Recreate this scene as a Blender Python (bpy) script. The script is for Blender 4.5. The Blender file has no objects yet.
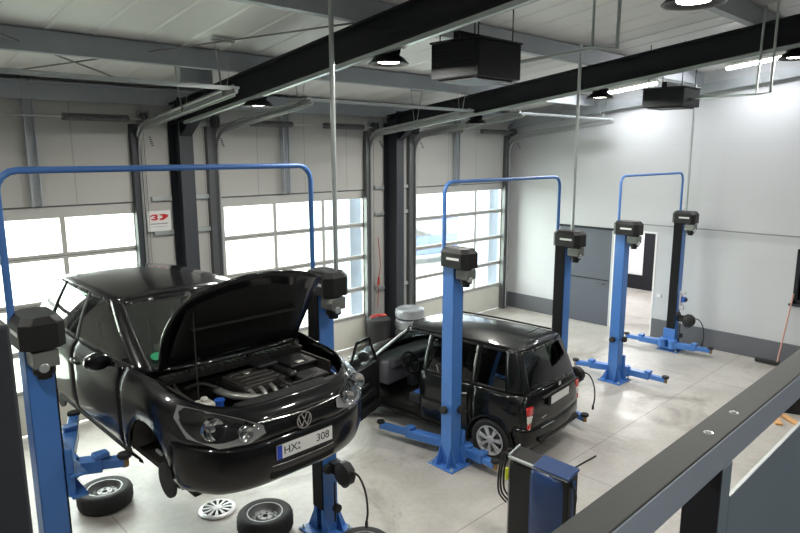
import bpy, bmesh, math, random
from mathutils import Vector, Matrix
random.seed(7)
C = bpy.context.scene.collection
S = bpy.context.scene
PI = math.pi
R = math.radians

# ------------------------------------------------------------------ camera
cam_d = bpy.data.cameras.new('camera'); cam = bpy.data.objects.new('camera', cam_d); C.objects.link(cam)
cam_d.sensor_width = 36.0; cam_d.lens = 626.84 / 800 * 36.0
cam_d.clip_start = 0.02; cam_d.clip_end = 300
yaw, pit, rol = R(43.73), R(10.18), R(-0.11)
F = Vector((math.sin(yaw) * math.cos(pit), math.cos(yaw) * math.cos(pit), -math.sin(pit)))
Rt = F.cross(Vector((0, 0, 1))).normalized(); Up = Rt.cross(F)
r2 = math.cos(rol) * Rt + math.sin(rol) * Up; u2 = -math.sin(rol) * Rt + math.cos(rol) * Up
m4 = Matrix((r2, u2, -F)).transposed().to_4x4(); m4.translation = Vector((0, 0, 4.0))
cam.matrix_world = m4
S.camera = cam

# ------------------------------------------------------------------ world, light, exposure
S.view_settings.view_transform = 'Standard'; S.view_settings.look = 'None'
S.view_settings.gamma = 1.0; S.view_settings.exposure = 0.12
S.view_settings.use_curve_mapping = False
W = bpy.data.worlds.new('sky'); S.world = W; W.use_nodes = True
bg = W.node_tree.nodes['Background']; bg.inputs[0].default_value = (0.93, 1.0, 0.96, 1); bg.inputs[1].default_value = 13.5
S.cycles.use_denoising = True
S.cycles.max_bounces = 9; S.cycles.diffuse_bounces = 5; S.cycles.glossy_bounces = 4
S.cycles.transparent_max_bounces = 12; S.cycles.transmission_bounces = 6
S.cycles.sample_clamp_indirect = 6.0
S.cycles.caustics_reflective = False; S.cycles.caustics_refractive = False
LAMP_W = 58.0
STRIP_W = 82.0

# room constants
YW = 9.79; XG = 13.35; XL = -4.2; YF = -4.0
SL = 0.118
def ceil_z(y): return 5.02 + SL * (YW - y)
DOORX = (0.52, 5.15, 9.78); DW = 3.27; DTOP = 3.29

# daylight portals in the three door openings (sampling aid for the sky light)
for k, dx in enumerate(DOORX):
    ld = bpy.data.lights.new('daylight_portal', 'AREA'); ld.shape = 'RECTANGLE'; ld.size = DW; ld.size_y = 2.7
    ld.cycles.is_portal = True
    lo = bpy.data.objects.new('daylight_portal', ld); C.objects.link(lo)
    lo.location = (dx + DW / 2, YW + 0.12, 1.9); lo.rotation_euler = (R(-90), 0, 0)

# ------------------------------------------------------------------ materials
MT = {}
def mat(name, col, rough=0.5, metal=0.0, coat=0.0, emit=None, es=0.0, noise=None, bump=None, spec=0.5, alpha=None, trans=None):
    m = bpy.data.materials.new(name); m.use_nodes = True
    nt = m.node_tree; b = nt.nodes['Principled BSDF']
    b.inputs['Base Color'].default_value = (*col, 1); b.inputs['Roughness'].default_value = rough
    b.inputs['Metallic'].default_value = metal; b.inputs['Coat Weight'].default_value = coat
    b.inputs['Coat Roughness'].default_value = 0.04
    b.inputs['Specular IOR Level'].default_value = spec
    if emit: b.inputs['Emission Color'].default_value = (*emit, 1); b.inputs['Emission Strength'].default_value = es
    tc = nt.nodes.new('ShaderNodeTexCoord')
    if noise:
        sc, amt = noise
        n = nt.nodes.new('ShaderNodeTexNoise'); n.inputs['Scale'].default_value = sc; n.inputs['Detail'].default_value = 5
        nt.links.new(tc.outputs['Object'], n.inputs['Vector'])
        mx = nt.nodes.new('ShaderNodeMix'); mx.data_type = 'RGBA'
        mx.inputs[6].default_value = (*[c * (1 - amt) for c in col], 1); mx.inputs[7].default_value = (*[min(1, c * (1 + amt)) for c in col], 1)
        nt.links.new(n.outputs['Fac'], mx.inputs[0]); nt.links.new(mx.outputs[2], b.inputs['Base Color'])
    if bump:
        sc, st = bump
        n = nt.nodes.new('ShaderNodeTexNoise'); n.inputs['Scale'].default_value = sc; n.inputs['Detail'].default_value = 3
        nt.links.new(tc.outputs['Object'], n.inputs['Vector'])
        bp = nt.nodes.new('ShaderNodeBump'); bp.inputs['Strength'].default_value = st; bp.inputs['Distance'].default_value = 0.01
        nt.links.new(n.outputs['Fac'], bp.inputs['Height']); nt.links.new(bp.outputs[0], b.inputs['Normal'])
    MT[name] = m
    return m

def glass(name, tint, refl=0.12, rough=0.02):
    m = bpy.data.materials.new(name); m.use_nodes = True; nt = m.node_tree; nt.nodes.clear()
    o = nt.nodes.new('ShaderNodeOutputMaterial'); t = nt.nodes.new('ShaderNodeBsdfTransparent'); g = nt.nodes.new('ShaderNodeBsdfGlossy')
    t.inputs[0].default_value = (*tint, 1); g.inputs['Roughness'].default_value = rough; g.inputs[0].default_value = (1, 1, 1, 1)
    lw = nt.nodes.new('ShaderNodeLayerWeight'); lw.inputs[0].default_value = 0.5
    pw = nt.nodes.new('ShaderNodeMath'); pw.operation = 'POWER'; pw.inputs[1].default_value = 5.0; nt.links.new(lw.outputs['Facing'], pw.inputs[0])
    ad = nt.nodes.new('ShaderNodeMath'); ad.operation = 'ADD'; ad.inputs[1].default_value = refl; ad.use_clamp = True
    mx = nt.nodes.new('ShaderNodeMixShader')
    nt.links.new(pw.outputs[0], ad.inputs[0]); nt.links.new(ad.outputs[0], mx.inputs[0])
    nt.links.new(t.outputs[0], mx.inputs[1]); nt.links.new(g.outputs[0], mx.inputs[2]); nt.links.new(mx.outputs[0], o.inputs[0])
    MT[name] = m; return m

def line_mat(name, col, axis, period, width, off=0.0, dark=0.7, rough=0.6, axis2=None, per2=1, off2=0.0, noise=0.04):
    """painted sheet panels with joints at a regular pitch along one axis"""
    m = mat(name, col, rough); nt = m.node_tree; b = nt.nodes['Principled BSDF']
    tc = nt.nodes.new('ShaderNodeTexCoord'); sp = nt.nodes.new('ShaderNodeSeparateXYZ'); nt.links.new(tc.outputs['Object'], sp.inputs[0])
    def joint(ax, per, of):
        a = nt.nodes.new('ShaderNodeMath'); a.operation = 'ADD'; a.inputs[1].default_value = of + 100 * per; nt.links.new(sp.outputs[ax], a.inputs[0])
        md = nt.nodes.new('ShaderNodeMath'); md.operation = 'MODULO'; md.inputs[1].default_value = per; nt.links.new(a.outputs[0], md.inputs[0])
        lt = nt.nodes.new('ShaderNodeMath'); lt.operation = 'LESS_THAN'; lt.inputs[1].default_value = width; nt.links.new(md.outputs[0], lt.inputs[0])
        return lt
    j = joint(axis, period, off)
    if axis2 is not None:
        j2 = joint(axis2, per2, off2); mxx = nt.nodes.new('ShaderNodeMath'); mxx.operation = 'MAXIMUM'
        nt.links.new(j.outputs[0], mxx.inputs[0]); nt.links.new(j2.outputs[0], mxx.inputs[1]); j = mxx
    n = nt.nodes.new('ShaderNodeTexNoise'); n.inputs['Scale'].default_value = 1.3; n.inputs['Detail'].default_value = 4; nt.links.new(tc.outputs['Object'], n.inputs['Vector'])
    m0 = nt.nodes.new('ShaderNodeMix'); m0.data_type = 'RGBA'
    m0.inputs[6].default_value = (*[c * (1 - noise) for c in col], 1); m0.inputs[7].default_value = (*[c * (1 + noise) for c in col], 1)
    nt.links.new(n.outputs['Fac'], m0.inputs[0])
    mx = nt.nodes.new('ShaderNodeMix'); mx.data_type = 'RGBA'; nt.links.new(j.outputs[0], mx.inputs[0]); nt.links.new(m0.outputs[2], mx.inputs[6])
    mx.inputs[7].default_value = (*[c * dark for c in col], 1); nt.links.new(mx.outputs[2], b.inputs['Base Color'])
    return m

line_mat('wall_panel', (0.44, 0.44, 0.42), 0, 1.0, 0.018, 0.1, 0.75)
line_mat('gable_panel', (0.52, 0.53, 0.55), 2, 1.12, 0.012, 0.3, 0.94, noise=0.02)
line_mat('ceiling_sheet', (0.78, 0.77, 0.76), 0, 0.5, 0.02, 0.0, 0.92, rough=0.42)
mat('plaster_white', (0.78, 0.78, 0.78), 0.7)
mat('dark_grey_band', (0.115, 0.12, 0.135), 0.55, noise=(3, 0.1))
mat('anthracite_door', (0.085, 0.095, 0.12), 0.45, noise=(2, 0.08))
mat('anthracite_steel', (0.030, 0.035, 0.043), 0.55, noise=(4, 0.1))
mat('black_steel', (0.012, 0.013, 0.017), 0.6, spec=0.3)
mat('track_steel', (0.42, 0.43, 0.44), 0.35, 0.5, noise=(12, 0.15))
mat('dark_track', (0.12, 0.125, 0.13), 0.4, 0.5)
mat('purlin_grey', (0.38, 0.41, 0.44), 0.5, 0.1, noise=(5, 0.12))
mat('alu_frame', (0.50, 0.50, 0.48), 0.4, 0.2, noise=(6, 0.06))
mat('beige_sheet', (0.62, 0.62, 0.56), 0.55, noise=(4, 0.05))
mat('galvanised', (0.50, 0.54, 0.54), 0.35, 0.6, noise=(10, 0.1))
mat('cable_grey', (0.22, 0.22, 0.22), 0.6)
mat('lift_blue', (0.055, 0.175, 0.49), 0.38, 0.0, 0.15, noise=(2.5, 0.1))
mat('pipe_blue', (0.06, 0.17, 0.46), 0.4)
mat('cap_black', (0.012, 0.012, 0.012), 0.45, noise=(9, 0.2), spec=0.35)
mat('rubber', (0.014, 0.014, 0.015), 0.75, bump=(60, 0.2))
mat('rubber_grey', (0.028, 0.028, 0.029), 0.7, spec=0.3)
mat('belt_black', (0.007, 0.007, 0.008), 0.7, spec=0.2)
mat('clear_cover', (0.20, 0.21, 0.20), 0.15, 0.3)
mat('brass', (0.32, 0.20, 0.09), 0.5, 0.5, noise=(20, 0.3))
mat('paint_black', (0.004, 0.004, 0.005), 0.3, 0.0, 0.85, spec=0.1)
mat('paint_green_black', (0.005, 0.006, 0.006), 0.3, 0.0, 0.7, spec=0.1)
mat('trim_black', (0.008, 0.008, 0.008), 0.6, spec=0.3)
mat('plastic_dark', (0.016, 0.016, 0.017), 0.5, noise=(8, 0.2), spec=0.35)
mat('underbody', (0.03, 0.027, 0.024), 0.8, noise=(10, 0.4))
mat('engine_alu', (0.45, 0.45, 0.43), 0.4, 0.7, noise=(18, 0.3))
mat('engine_dark', (0.05, 0.048, 0.045), 0.45, 0.2, noise=(14, 0.4))
mat('white_plastic', (0.55, 0.55, 0.50), 0.5)
mat('blue_plastic', (0.02, 0.09, 0.42), 0.4)
mat('blue_dark', (0.014, 0.045, 0.15), 0.35, 0, 0.3)
mat('chrome', (0.62, 0.62, 0.63), 0.12, 1.0)
mat('wheel_silver', (0.62, 0.62, 0.62), 0.35, 0.25)
mat('wheel_steel', (0.20, 0.20, 0.20), 0.45, 0.6, noise=(9, 0.2))
mat('hubcap_silver', (0.72, 0.72, 0.72), 0.35, 0.3)
mat('seat_cloth', (0.035, 0.036, 0.04), 0.9, bump=(80, 0.3))
mat('seat_blue', (0.03, 0.12, 0.42), 0.8)
mat('plate_white', (0.72, 0.73, 0.72), 0.45)
mat('plate_blue', (0.02, 0.06, 0.45), 0.45)
mat('ink_black', (0.01, 0.01, 0.01), 0.5)
mat('red_lens', (0.50, 0.012, 0.012), 0.2, 0, 0.6)
mat('white_lens', (0.65, 0.62, 0.60), 0.2, 0, 0.6)
mat('sign_red', (0.50, 0.02, 0.02), 0.5)
mat('sign_grey', (0.25, 0.25, 0.26), 0.5)
mat('sticker_green', (0.02, 0.30, 0.14), 0.5)
mat('cable_red', (0.40, 0.04, 0.03), 0.6)
mat('yellow_green', (0.55, 0.62, 0.03), 0.45)
mat('wood_pink', (0.55, 0.30, 0.24), 0.6)
mat('wood_orange', (0.60, 0.34, 0.14), 0.6, noise=(20, 0.2))
mat('rail_shaded', (0.050, 0.053, 0.053), 0.65, 0.0, noise=(30, 0.06))  # rail paint darkened to carry the dim reflection on its top face
mat('rail_lit', (0.27, 0.31, 0.38), 0.5, 0.1)  # the same rail paint lightened, the lit side put into the colour
mat('panel_bluegrey', (0.17, 0.22, 0.27), 0.5, 0.2, noise=(2, 0.08))
mat('heater_black', (0.014, 0.016, 0.018), 0.6, 0.0, spec=0.3)
mat('socket_white', (0.70, 0.70, 0.70), 0.4)
mat('screen_grey', (0.30, 0.30, 0.29), 0.3)
mat('foil_grey', (0.30, 0.31, 0.33), 0.28, 0.45, bump=(12, 1.0))
mat('lamp_glow', (1, 1, 0.95), 0.5, emit=(1.0, 0.96, 0.86), es=22.0)
mat('strip_glow', (1, 1, 1), 0.5, emit=(0.97, 0.98, 1.0), es=16.0)
mat('outdoor_ground', (0.42, 0.44, 0.38), 0.9, noise=(0.5, 0.1))
mat('outdoor_wall', (0.42, 0.47, 0.60), 0.8)
mat('outdoor_render', (0.55, 0.50, 0.52), 0.8)
mat('vehicle_blue', (0.05, 0.08, 0.30), 0.4, 0, 0.5)
mat('dash_grey', (0.10, 0.10, 0.11), 0.5, noise=(10, 0.2))
glass('pane_clear', (0.94, 0.96, 0.95), 0.05)
glass('car_glass', (0.50, 0.60, 0.56), 0.13)
glass('car_glass_dark', (0.16, 0.19, 0.18), 0.10)
glass('lens_clear', (0.88, 0.90, 0.90), 0.06)
glass('door_glass', (0.75, 0.80, 0.80), 0.30)

# concrete floor: pale slab, saw-cut joints, dirt and tyre marks
def floor_mat():
    m = mat('concrete_floor', (0.5, 0.48, 0.45), 0.42); nt = m.node_tree; b = nt.nodes['Principled BSDF']
    tc = nt.nodes.new('ShaderNodeTexCoord'); L = nt.links.new
    def noise(sc, det, rough=0.6, dist=0.0):
        n = nt.nodes.new('ShaderNodeTexNoise'); n.inputs['Scale'].default_value = sc; n.inputs['Detail'].default_value = det
        n.inputs['Roughness'].default_value = rough; n.inputs['Distortion'].default_value = dist; L(tc.outputs['Object'], n.inputs['Vector']); return n
    def ramp(src, a, b_, c0, c1):
        r = nt.nodes.new('ShaderNodeValToRGB'); r.color_ramp.elements[0].position = a; r.color_ramp.elements[1].position = b_
        r.color_ramp.elements[0].color = (*c0, 1); r.color_ramp.elements[1].color = (*c1, 1); L(src, r.inputs[0]); return r
    base = ramp(noise(0.9, 8, 0.65, 0.4).outputs['Fac'], 0.3, 0.7, (0.37, 0.345, 0.315), (0.49, 0.47, 0.44))
    d = ramp(noise(0.55, 6, 0.7, 1.2).outputs['Fac'], 0.30, 0.46, (0.60, 0.575, 0.55), (1, 1, 1))
    f = ramp(noise(14, 6, 0.7).outputs['Fac'], 0.3, 0.6, (0.88, 0.88, 0.88), (1, 1, 1))
    def mul(a, c):
        x = nt.nodes.new('ShaderNodeMix'); x.data_type = 'RGBA'; x.blend_type = 'MULTIPLY'; x.inputs[0].default_value = 1; L(a, x.inputs[6]); L(c, x.inputs[7]); return x.outputs[2]
    col = mul(mul(base.outputs[0], d.outputs[0]), f.outputs[0])
    sp = nt.nodes.new('ShaderNodeSeparateXYZ'); L(tc.outputs['Object'], sp.inputs[0])
    js = []
    for ax, per, off in ((0, 4.63, -2.1), (1, 5.8, -4.0)):
        a = nt.nodes.new('ShaderNodeMath'); a.operation = 'ADD'; a.inputs[1].default_value = off + per * 50; L(sp.outputs[ax], a.inputs[0])
        md = nt.nodes.new('ShaderNodeMath'); md.operation = 'MODULO'; md.inputs[1].default_value = per; L(a.outputs[0], md.inputs[0])
        lt = nt.nodes.new('ShaderNodeMath'); lt.operation = 'LESS_THAN'; lt.inputs[1].default_value = 0.014; L(md.outputs[0], lt.inputs[0]); js.append(lt)
    mxx = nt.nodes.new('ShaderNodeMath'); mxx.operation = 'MAXIMUM'; L(js[0].outputs[0], mxx.inputs[0]); L(js[1].outputs[0], mxx.inputs[1])
    sc_ = nt.nodes.new('ShaderNodeMath'); sc_.operation = 'MULTIPLY'; sc_.inputs[1].default_value = 0.6; L(mxx.outputs[0], sc_.inputs[0])
    x = nt.nodes.new('ShaderNodeMix'); x.data_type = 'RGBA'; L(sc_.outputs[0], x.inputs[0]); L(col, x.inputs[6]); x.inputs[7].default_value = (0.12, 0.11, 0.10, 1)
    L(x.outputs[2], b.inputs['Base Color'])
    rr = ramp(noise(2.2, 4).outputs['Fac'], 0.3, 0.7, (0.30, 0.30, 0.30), (0.55, 0.55, 0.55)); L(rr.outputs[0], b.inputs['Roughness'])
floor_mat()

# ------------------------------------------------------------------ mesh helpers
class MB:
    """collects shapes; build() links them as ONE mesh object"""
    def __init__(s): s.v = []; s.f = []; s.m = []; s.cur = 0; s.mats = []
    def mt(s, name):
        if name not in s.mats: s.mats.append(name)
        s.cur = s.mats.index(name); return s
    def add(s, vs, fs):
        o = len(s.v); s.v += [tuple(v) for v in vs]
        for f in fs: s.f.append(tuple(o + i for i in f)); s.m.append(s.cur)
        return s
    def box(s, x0, x1, y0, y1, z0, z1, M=None):
        vs = [Vector(p) for p in ((x0, y0, z0), (x1, y0, z0), (x1, y1, z0), (x0, y1, z0), (x0, y0, z1), (x1, y0, z1), (x1, y1, z1), (x0, y1, z1))]
        if M: vs = [M @ v for v in vs]
        return s.add(vs, [(0, 3, 2, 1), (4, 5, 6, 7), (0, 1, 5, 4), (1, 2, 6, 5), (2, 3, 7, 6), (3, 0, 4, 7)])
    def bar(s, a, b, w, h, up=(0, 0, 1)):
        a = Vector(a); b = Vector(b); d = (b - a); L = d.length; d.normalize(); up = Vector(up)
        sx = d.cross(up)
        if sx.length < 1e-5: sx = d.cross(Vector((1, 0, 0)))
        sx.normalize(); uz = sx.cross(d)
        M = Matrix((d, sx, uz)).transposed().to_4x4(); M.translation = a
        return s.box(0, L, -w / 2, w / 2, -h / 2, h / 2, M)
    def tube(s, pts, r, seg=10, cap=True, rs=None):
        pts = [Vector(p) for p in pts]; n = len(pts); rings = []; prev = None
        for i, p in enumerate(pts):
            t = (pts[min(i + 1, n - 1)] - pts[max(i - 1, 0)]).normalized()
            if prev is None:
                a = Vector((0, 0, 1)) if abs(t.z) < 0.9 else Vector((1, 0, 0)); u = t.cross(a).normalized()
            else:
                u = (prev - t * prev.dot(t)).normalized()
            prev = u; w = t.cross(u); rr = rs[i] if rs else r
            rings.append([p + u * rr * math.cos(2 * PI * k / seg) + w * rr * math.sin(2 * PI * k / seg) for k in range(seg)])
        vs = [q for r_ in rings for q in r_]; fs = []
        for i in range(n - 1):
            for k in range(seg):
                k2 = (k + 1) % seg; fs.append((i * seg + k, i * seg + k2, (i + 1) * seg + k2, (i + 1) * seg + k))
        if cap: fs += [tuple(range(seg))[::-1], tuple((n - 1) * seg + k for k in range(seg))]
        return s.add(vs, fs)
    def cyl(s, a, b, r, seg=16, r2=None):
        return s.tube([a, b], r, seg, True, [r, r if r2 is None else r2])
    def lathe(s, prof, c=(0, 0, 0), axis='z', seg=32, closed=False):
        vs = []; n = len(prof); c = Vector(c)
        for k in range(seg):
            a = 2 * PI * k / seg; ca, sa = math.cos(a), math.sin(a)
            for r, h in prof:
                if axis == 'z': v = Vector((r * ca, r * sa, h))
                elif axis == 'y': v = Vector((r * ca, h, -r * sa))
                else: v = Vector((h, r * ca, r * sa))
                vs.append(c + v)
        fs = []
        for k in range(seg):
            k2 = (k + 1) % seg
            for i in range(n if closed else n - 1):
                i2 = (i + 1) % n; fs.append((k * n + i, k2 * n + i, k2 * n + i2, k * n + i2))
        return s.add(vs, fs)
    def prism(s, poly, a, b, axis='x'):
        def P(p, t):
            if axis == 'x': return (t, p[0], p[1])
            if axis == 'y': return (p[0], t, p[1])
            return (p[0], p[1], t)
        n = len(poly); vs = [P(p, a) for p in poly] + [P(p, b) for p in poly]
        fs = [tuple(range(n))[::-1], tuple(range(n, 2 * n))] + [(i, (i + 1) % n, n + (i + 1) % n, n + i) for i in range(n)]
        return s.add(vs, fs)
    def grid(s, rows):
        n = len(rows[0]); vs = [p for r in rows for p in r]; fs = []
        for i in range(len(rows) - 1):
            for j in range(n - 1): fs.append((i * n + j, i * n + j + 1, (i + 1) * n + j + 1, (i + 1) * n + j))
        return s.add(vs, fs)
    def build(s, name, m=None, parent=None, bevel=0.0, smooth=True, solid=0.0, recalc=True, seg=2):
        me = bpy.data.meshes.new(name); me.from_pydata(s.v, [], s.f)
        names = s.mats or [m]
        for k in names: me.materials.append(MT[k])
        if s.mats: me.polygons.foreach_set('material_index', s.m)
        me.validate()
        if recalc:
            bm = bmesh.new(); bm.from_mesh(me); bmesh.ops.recalc_face_normals(bm, faces=bm.faces[:]); bm.to_mesh(me); bm.free()
        if smooth:
            me.polygons.foreach_set('use_smooth', [True] * len(me.polygons)); me.set_sharp_from_angle(angle=R(38))
        o = bpy.data.objects.new(name, me); C.objects.link(o)
        if parent: o.parent = parent
        if solid:
            q = o.modifiers.new('thickness', 'SOLIDIFY'); q.thickness = solid; q.offset = -1
        if bevel:
            q = o.modifiers.new('bevel', 'BEVEL'); q.width = bevel; q.segments = seg; q.limit_method = 'ANGLE'; q.angle_limit = R(40)
        return o

def thing(name, label, cat, loc=(0, 0, 0), rz=0.0, group=None):
    o = bpy.data.objects.new(name, None); C.objects.link(o); o.location = loc; o.rotation_euler = (0, 0, rz)
    o.empty_display_size = 0.1
    o['label'] = label; o['category'] = cat
    if group: o['group'] = group
    return o
def tag(o, label, cat, group=None):
    o['label'] = label; o['category'] = cat
    if group: o['group'] = group
    return o
def struct(o): o['kind'] = 'structure'; return o
def dup(root, loc, rz, label, group=None):
    r = root.copy(); C.objects.link(r); r.location = loc; r.rotation_euler = (0, 0, rz); r['label'] = label
    if group: r['group'] = group
    for ch in list(root.children):
        c = ch.copy(); C.objects.link(c); c.parent = r
        for g in list(ch.children):
            d = g.copy(); C.objects.link(d); d.parent = c
    return r
def text_mesh(body, size, name, m, parent, loc, rot, depth=0.002):
    cu = bpy.data.curves.new(name, 'FONT'); cu.body = body; cu.size = size; cu.extrude = depth; cu.align_x = 'CENTER'; cu.align_y = 'CENTER'
    t = bpy.data.objects.new(name, cu); C.objects.link(t)
    dg = bpy.context.evaluated_depsgraph_get(); me = bpy.data.meshes.new_from_object(t.evaluated_get(dg))
    bpy.data.objects.remove(t); me.materials.clear(); me.materials.append(MT[m])
    o = bpy.data.objects.new(name, me); C.objects.link(o); o.parent = parent; o.location = loc; o.rotation_euler = rot
    return o
def crom(P, sub):
    """Catmull-Rom through a list of tuples"""
    out = []; n = len(P)
    for i in range(n - 1):
        p0, p1, p2, p3 = P[max(i - 1, 0)], P[i], P[i + 1], P[min(i + 2, n - 1)]
        for k in range(sub):
            t = k / sub; t2 = t * t; t3 = t2 * t
            out.append(tuple(0.5 * (2 * b + (c - a) * t + (2 * a - 5 * b + 4 * c - d) * t2 + (-a + 3 * b - 3 * c + d) * t3) for a, b, c, d in zip(p0, p1, p2, p3)))
    out.append(tuple(P[-1])); return out

# ================================================================== THE ROOM
b = MB(); b.box(XL - 2, XG + 6.5, YF - 0.2, YW + 0.25, -0.15, 0)
struct(b.build('floor', 'concrete_floor', smooth=False))

# ceiling: sloping liner sheet with shallow ribs running up the slope
b = MB(); prof = []
x = XL - 0.2
while x < XG + 0.2:
    prof += [(x, 0.0), (x + 0.44, 0.0), (x + 0.455, 0.010), (x + 0.485, 0.010)]; x += 0.5
y0, y1 = YF - 0.2, YW + 0.2
b.grid([[(px, y0, ceil_z(y0) - pz) for px, pz in prof], [(px, y1, ceil_z(y1) - pz) for px, pz in prof]])
b.grid([[(XL - 0.2, y0, ceil_z(y0) + 0.2), (XG + 0.2, y0, ceil_z(y0) + 0.2)], [(XL - 0.2, y1, ceil_z(y1) + 0.2), (XG + 0.2, y1, ceil_z(y1) + 0.2)]])
struct(b.build('ceiling', 'ceiling_sheet', smooth=False, recalc=False))

# wall with the three sectional doors
b = MB(); t0, t1 = YW, YW + 0.16
xs = [XL]
for dx in DOORX: xs += [dx, dx + DW]
xs.append(XG + 0.16)
for i in range(0, len(xs), 2): b.box(xs[i], xs[i + 1], t0, t1, 0, DTOP)
b.box(XL, XG + 0.16, t0, t1, DTOP, 5.3)
struct(b.build('wall_back', 'wall_panel', smooth=False))

# gable wall on the right with a grey door, an opening and a window
OY0, OY1, OZ = 5.92, 6.82, 2.28        # opening
GY0, GY1, GZ = 6.93, 8.30, 2.27        # grey door
WY0, WY1, WZ0, WZ1 = 1.2, 3.22, 1.2, 2.24
b = MB()
def gbox(a, c, z0, z1): b.box(XG, XG + 0.16, a, c, z0, z1)
def gz(y): return ceil_z(y) + 0.15
gbox(GY1, YW, 0, 4.2); gbox(OY1, GY0, 0, 4.2); gbox(GY0, GY1, GZ, 4.2); gbox(OY0, OY1, OZ, 4.2)
gbox(WY1, OY0, 0, 4.2); gbox(WY0, WY1, 0, WZ0); gbox(WY0, WY1, WZ1, 4.2); gbox(YF, WY0, 0, 4.2)
b.prism([(YF, 4.2), (YW + 0.16, 4.2), (YW + 0.16, ceil_z(YW) + 0.1), (YF, ceil_z(YF) + 0.1)], XG, XG + 0.16, 'x')
struct(b.build('wall_right', 'gable_panel', smooth=False))
b = MB(); b.box(XL - 0.16, XL, YF, YW + 0.16, 0, 7)
struct(b.build('wall_left', 'wall_panel', smooth=False))
b = MB(); b.box(XL, XG, YF - 0.16, YF, 0, 7)
struct(b.build('wall_front', 'wall_panel', smooth=False))
# baseboards: dark grey painted plinth
b = MB(); b.box(XG - 0.03, XG, GY1 + 0.02, YW, 0, 0.40); b.box(XG - 0.03, XG, YF, OY0 - 0.04, 0, 0.41)
struct(b.build('baseboard_right', 'dark_grey_band', bevel=0.004))
b = MB()
for i in range(0, len(xs), 2): b.box(xs[i], min(xs[i + 1], XG - 0.03), YW - 0.03, YW, 0, 0.40)
struct(b.build('baseboard_back', 'dark_grey_band', bevel=0.004))
# conduit along the gable wall
b = MB(); b.tube([(XG - 0.02, 6.3, 2.47), (XG - 0.02, YF, 2.47)], 0.011, 8)
struct(b.build('trim_1', 'cable_grey'))
# white jambs round the opening
b = MB(); b.box(XG - 0.01, XG + 0.17, OY1 - 0.0, OY1 + 0.06, 0, OZ); b.box(XG - 0.01, XG + 0.17, OY0 - 0.04, OY0, 0.0, OZ)
b.box(XG - 0.01, XG + 0.17, OY0 - 0.04, OY1 + 0.06, OZ, OZ + 0.04)
struct(b.build('trim_2', 'plaster_white', bevel=0.004))
# grey sliding door leaf
b = MB(); b.box(XG + 0.0, XG + 0.05, GY0, GY1, 0.01, GZ)
d4 = struct(b.build('door_4', 'anthracite_door', bevel=0.006))
b = MB(); b.box(XG - 0.012, XG, GY0 + 0.02, GY1 - 0.02, 1.08, 1.10); b.box(XG - 0.02, XG, GY0 - 0.03, GY1 + 0.03, GZ, GZ + 0.05)
b.build('door_frame', 'black_steel', d4)
b = MB(); b.tube([(XG, GY0 + 0.14, 1.0), (XG - 0.06, GY0 + 0.14, 1.0), (XG - 0.06, GY0 + 0.28, 1.0)], 0.012, 8); b.build('door_handle', 'chrome', d4)
# room behind the opening
b = MB(); b.box(17.9, 18.0, 4.0, 9.95, 0, 3.2); b.box(XG + 0.16, 18, 9.85, 9.95, 0, 3.2); b.box(XG + 0.16, 18, 4.0, 4.1, 0, 3.2)
struct(b.build('wall_annex', 'plaster_white', smooth=False))
b = MB(); b.box(XG + 0.16, 18.0, 4.0, 9.95, 3.2, 3.3); struct(b.build('ceiling_annex', 'plaster_white', smooth=False))
b = MB(); b.box(17.86, 17.9, 4.1, 7.78, 0, 0.42); b.box(17.86, 17.9, 8.26, 9.85, 0, 0.42)
struct(b.build('baseboard_annex', 'black_steel'))
b = MB(); b.box(17.84, 17.9, 7.80, 8.24, 0.0, 1.72); struct(b.build('door_5', 'black_steel'))
t_ = thing('annex_fill_lamp', 'added white fill light in the room behind the open doorway', 'ceiling lamp', (15.8, 7.6, 3.15))  # unseen lamp, added to brighten the annex floor and wall
b = MB(); b.box(-.6, .6, -.15, .15, -.02, .04); b.build('fill_lamp_panel', 'white_plastic', t_)
ld = bpy.data.lights.new('annex_fill_light', 'AREA'); ld.shape = 'RECTANGLE'; ld.size = 1.2; ld.size_y = .3; ld.energy = 160
lo = bpy.data.objects.new('annex_fill_light', ld); C.objects.link(lo); lo.parent = t_; lo.location = (0, 0, -.04)
# gable window
b = MB()
for a, c, z0, z1 in ((WY0, WY0 + 0.07, WZ0, WZ1), (WY1 - 0.07, WY1, WZ0, WZ1), (WY0, WY1, WZ0, WZ0 + 0.07), (WY0, WY1, WZ1 - 0.07, WZ1), (2.15, 2.22, WZ0, WZ1)):
    b.box(XG - 0.01, XG + 0.1, a, c, z0, z1)
w1 = struct(b.build('window_1', 'black_steel', bevel=0.004))
b = MB(); b.box(XG + 0.05, XG + 0.06, WY0, WY1, WZ0, WZ1); b.build('window_pane', 'car_glass_dark', w1)
b = MB(); b.box(XG + 0.2, XG + 0.22, WY0 - 0.1, WY1 + 0.1, WZ0 - 0.1, WZ1 + 0.1); struct(b.build('trim_3', 'anthracite_steel'))
b = MB(); b.box(XG - 0.06, XG, WY0 - 0.05, WY1 + 0.05, WZ0 - 0.04, WZ0); struct(b.build('trim_4', 'anthracite_steel', bevel=0.004))

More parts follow.
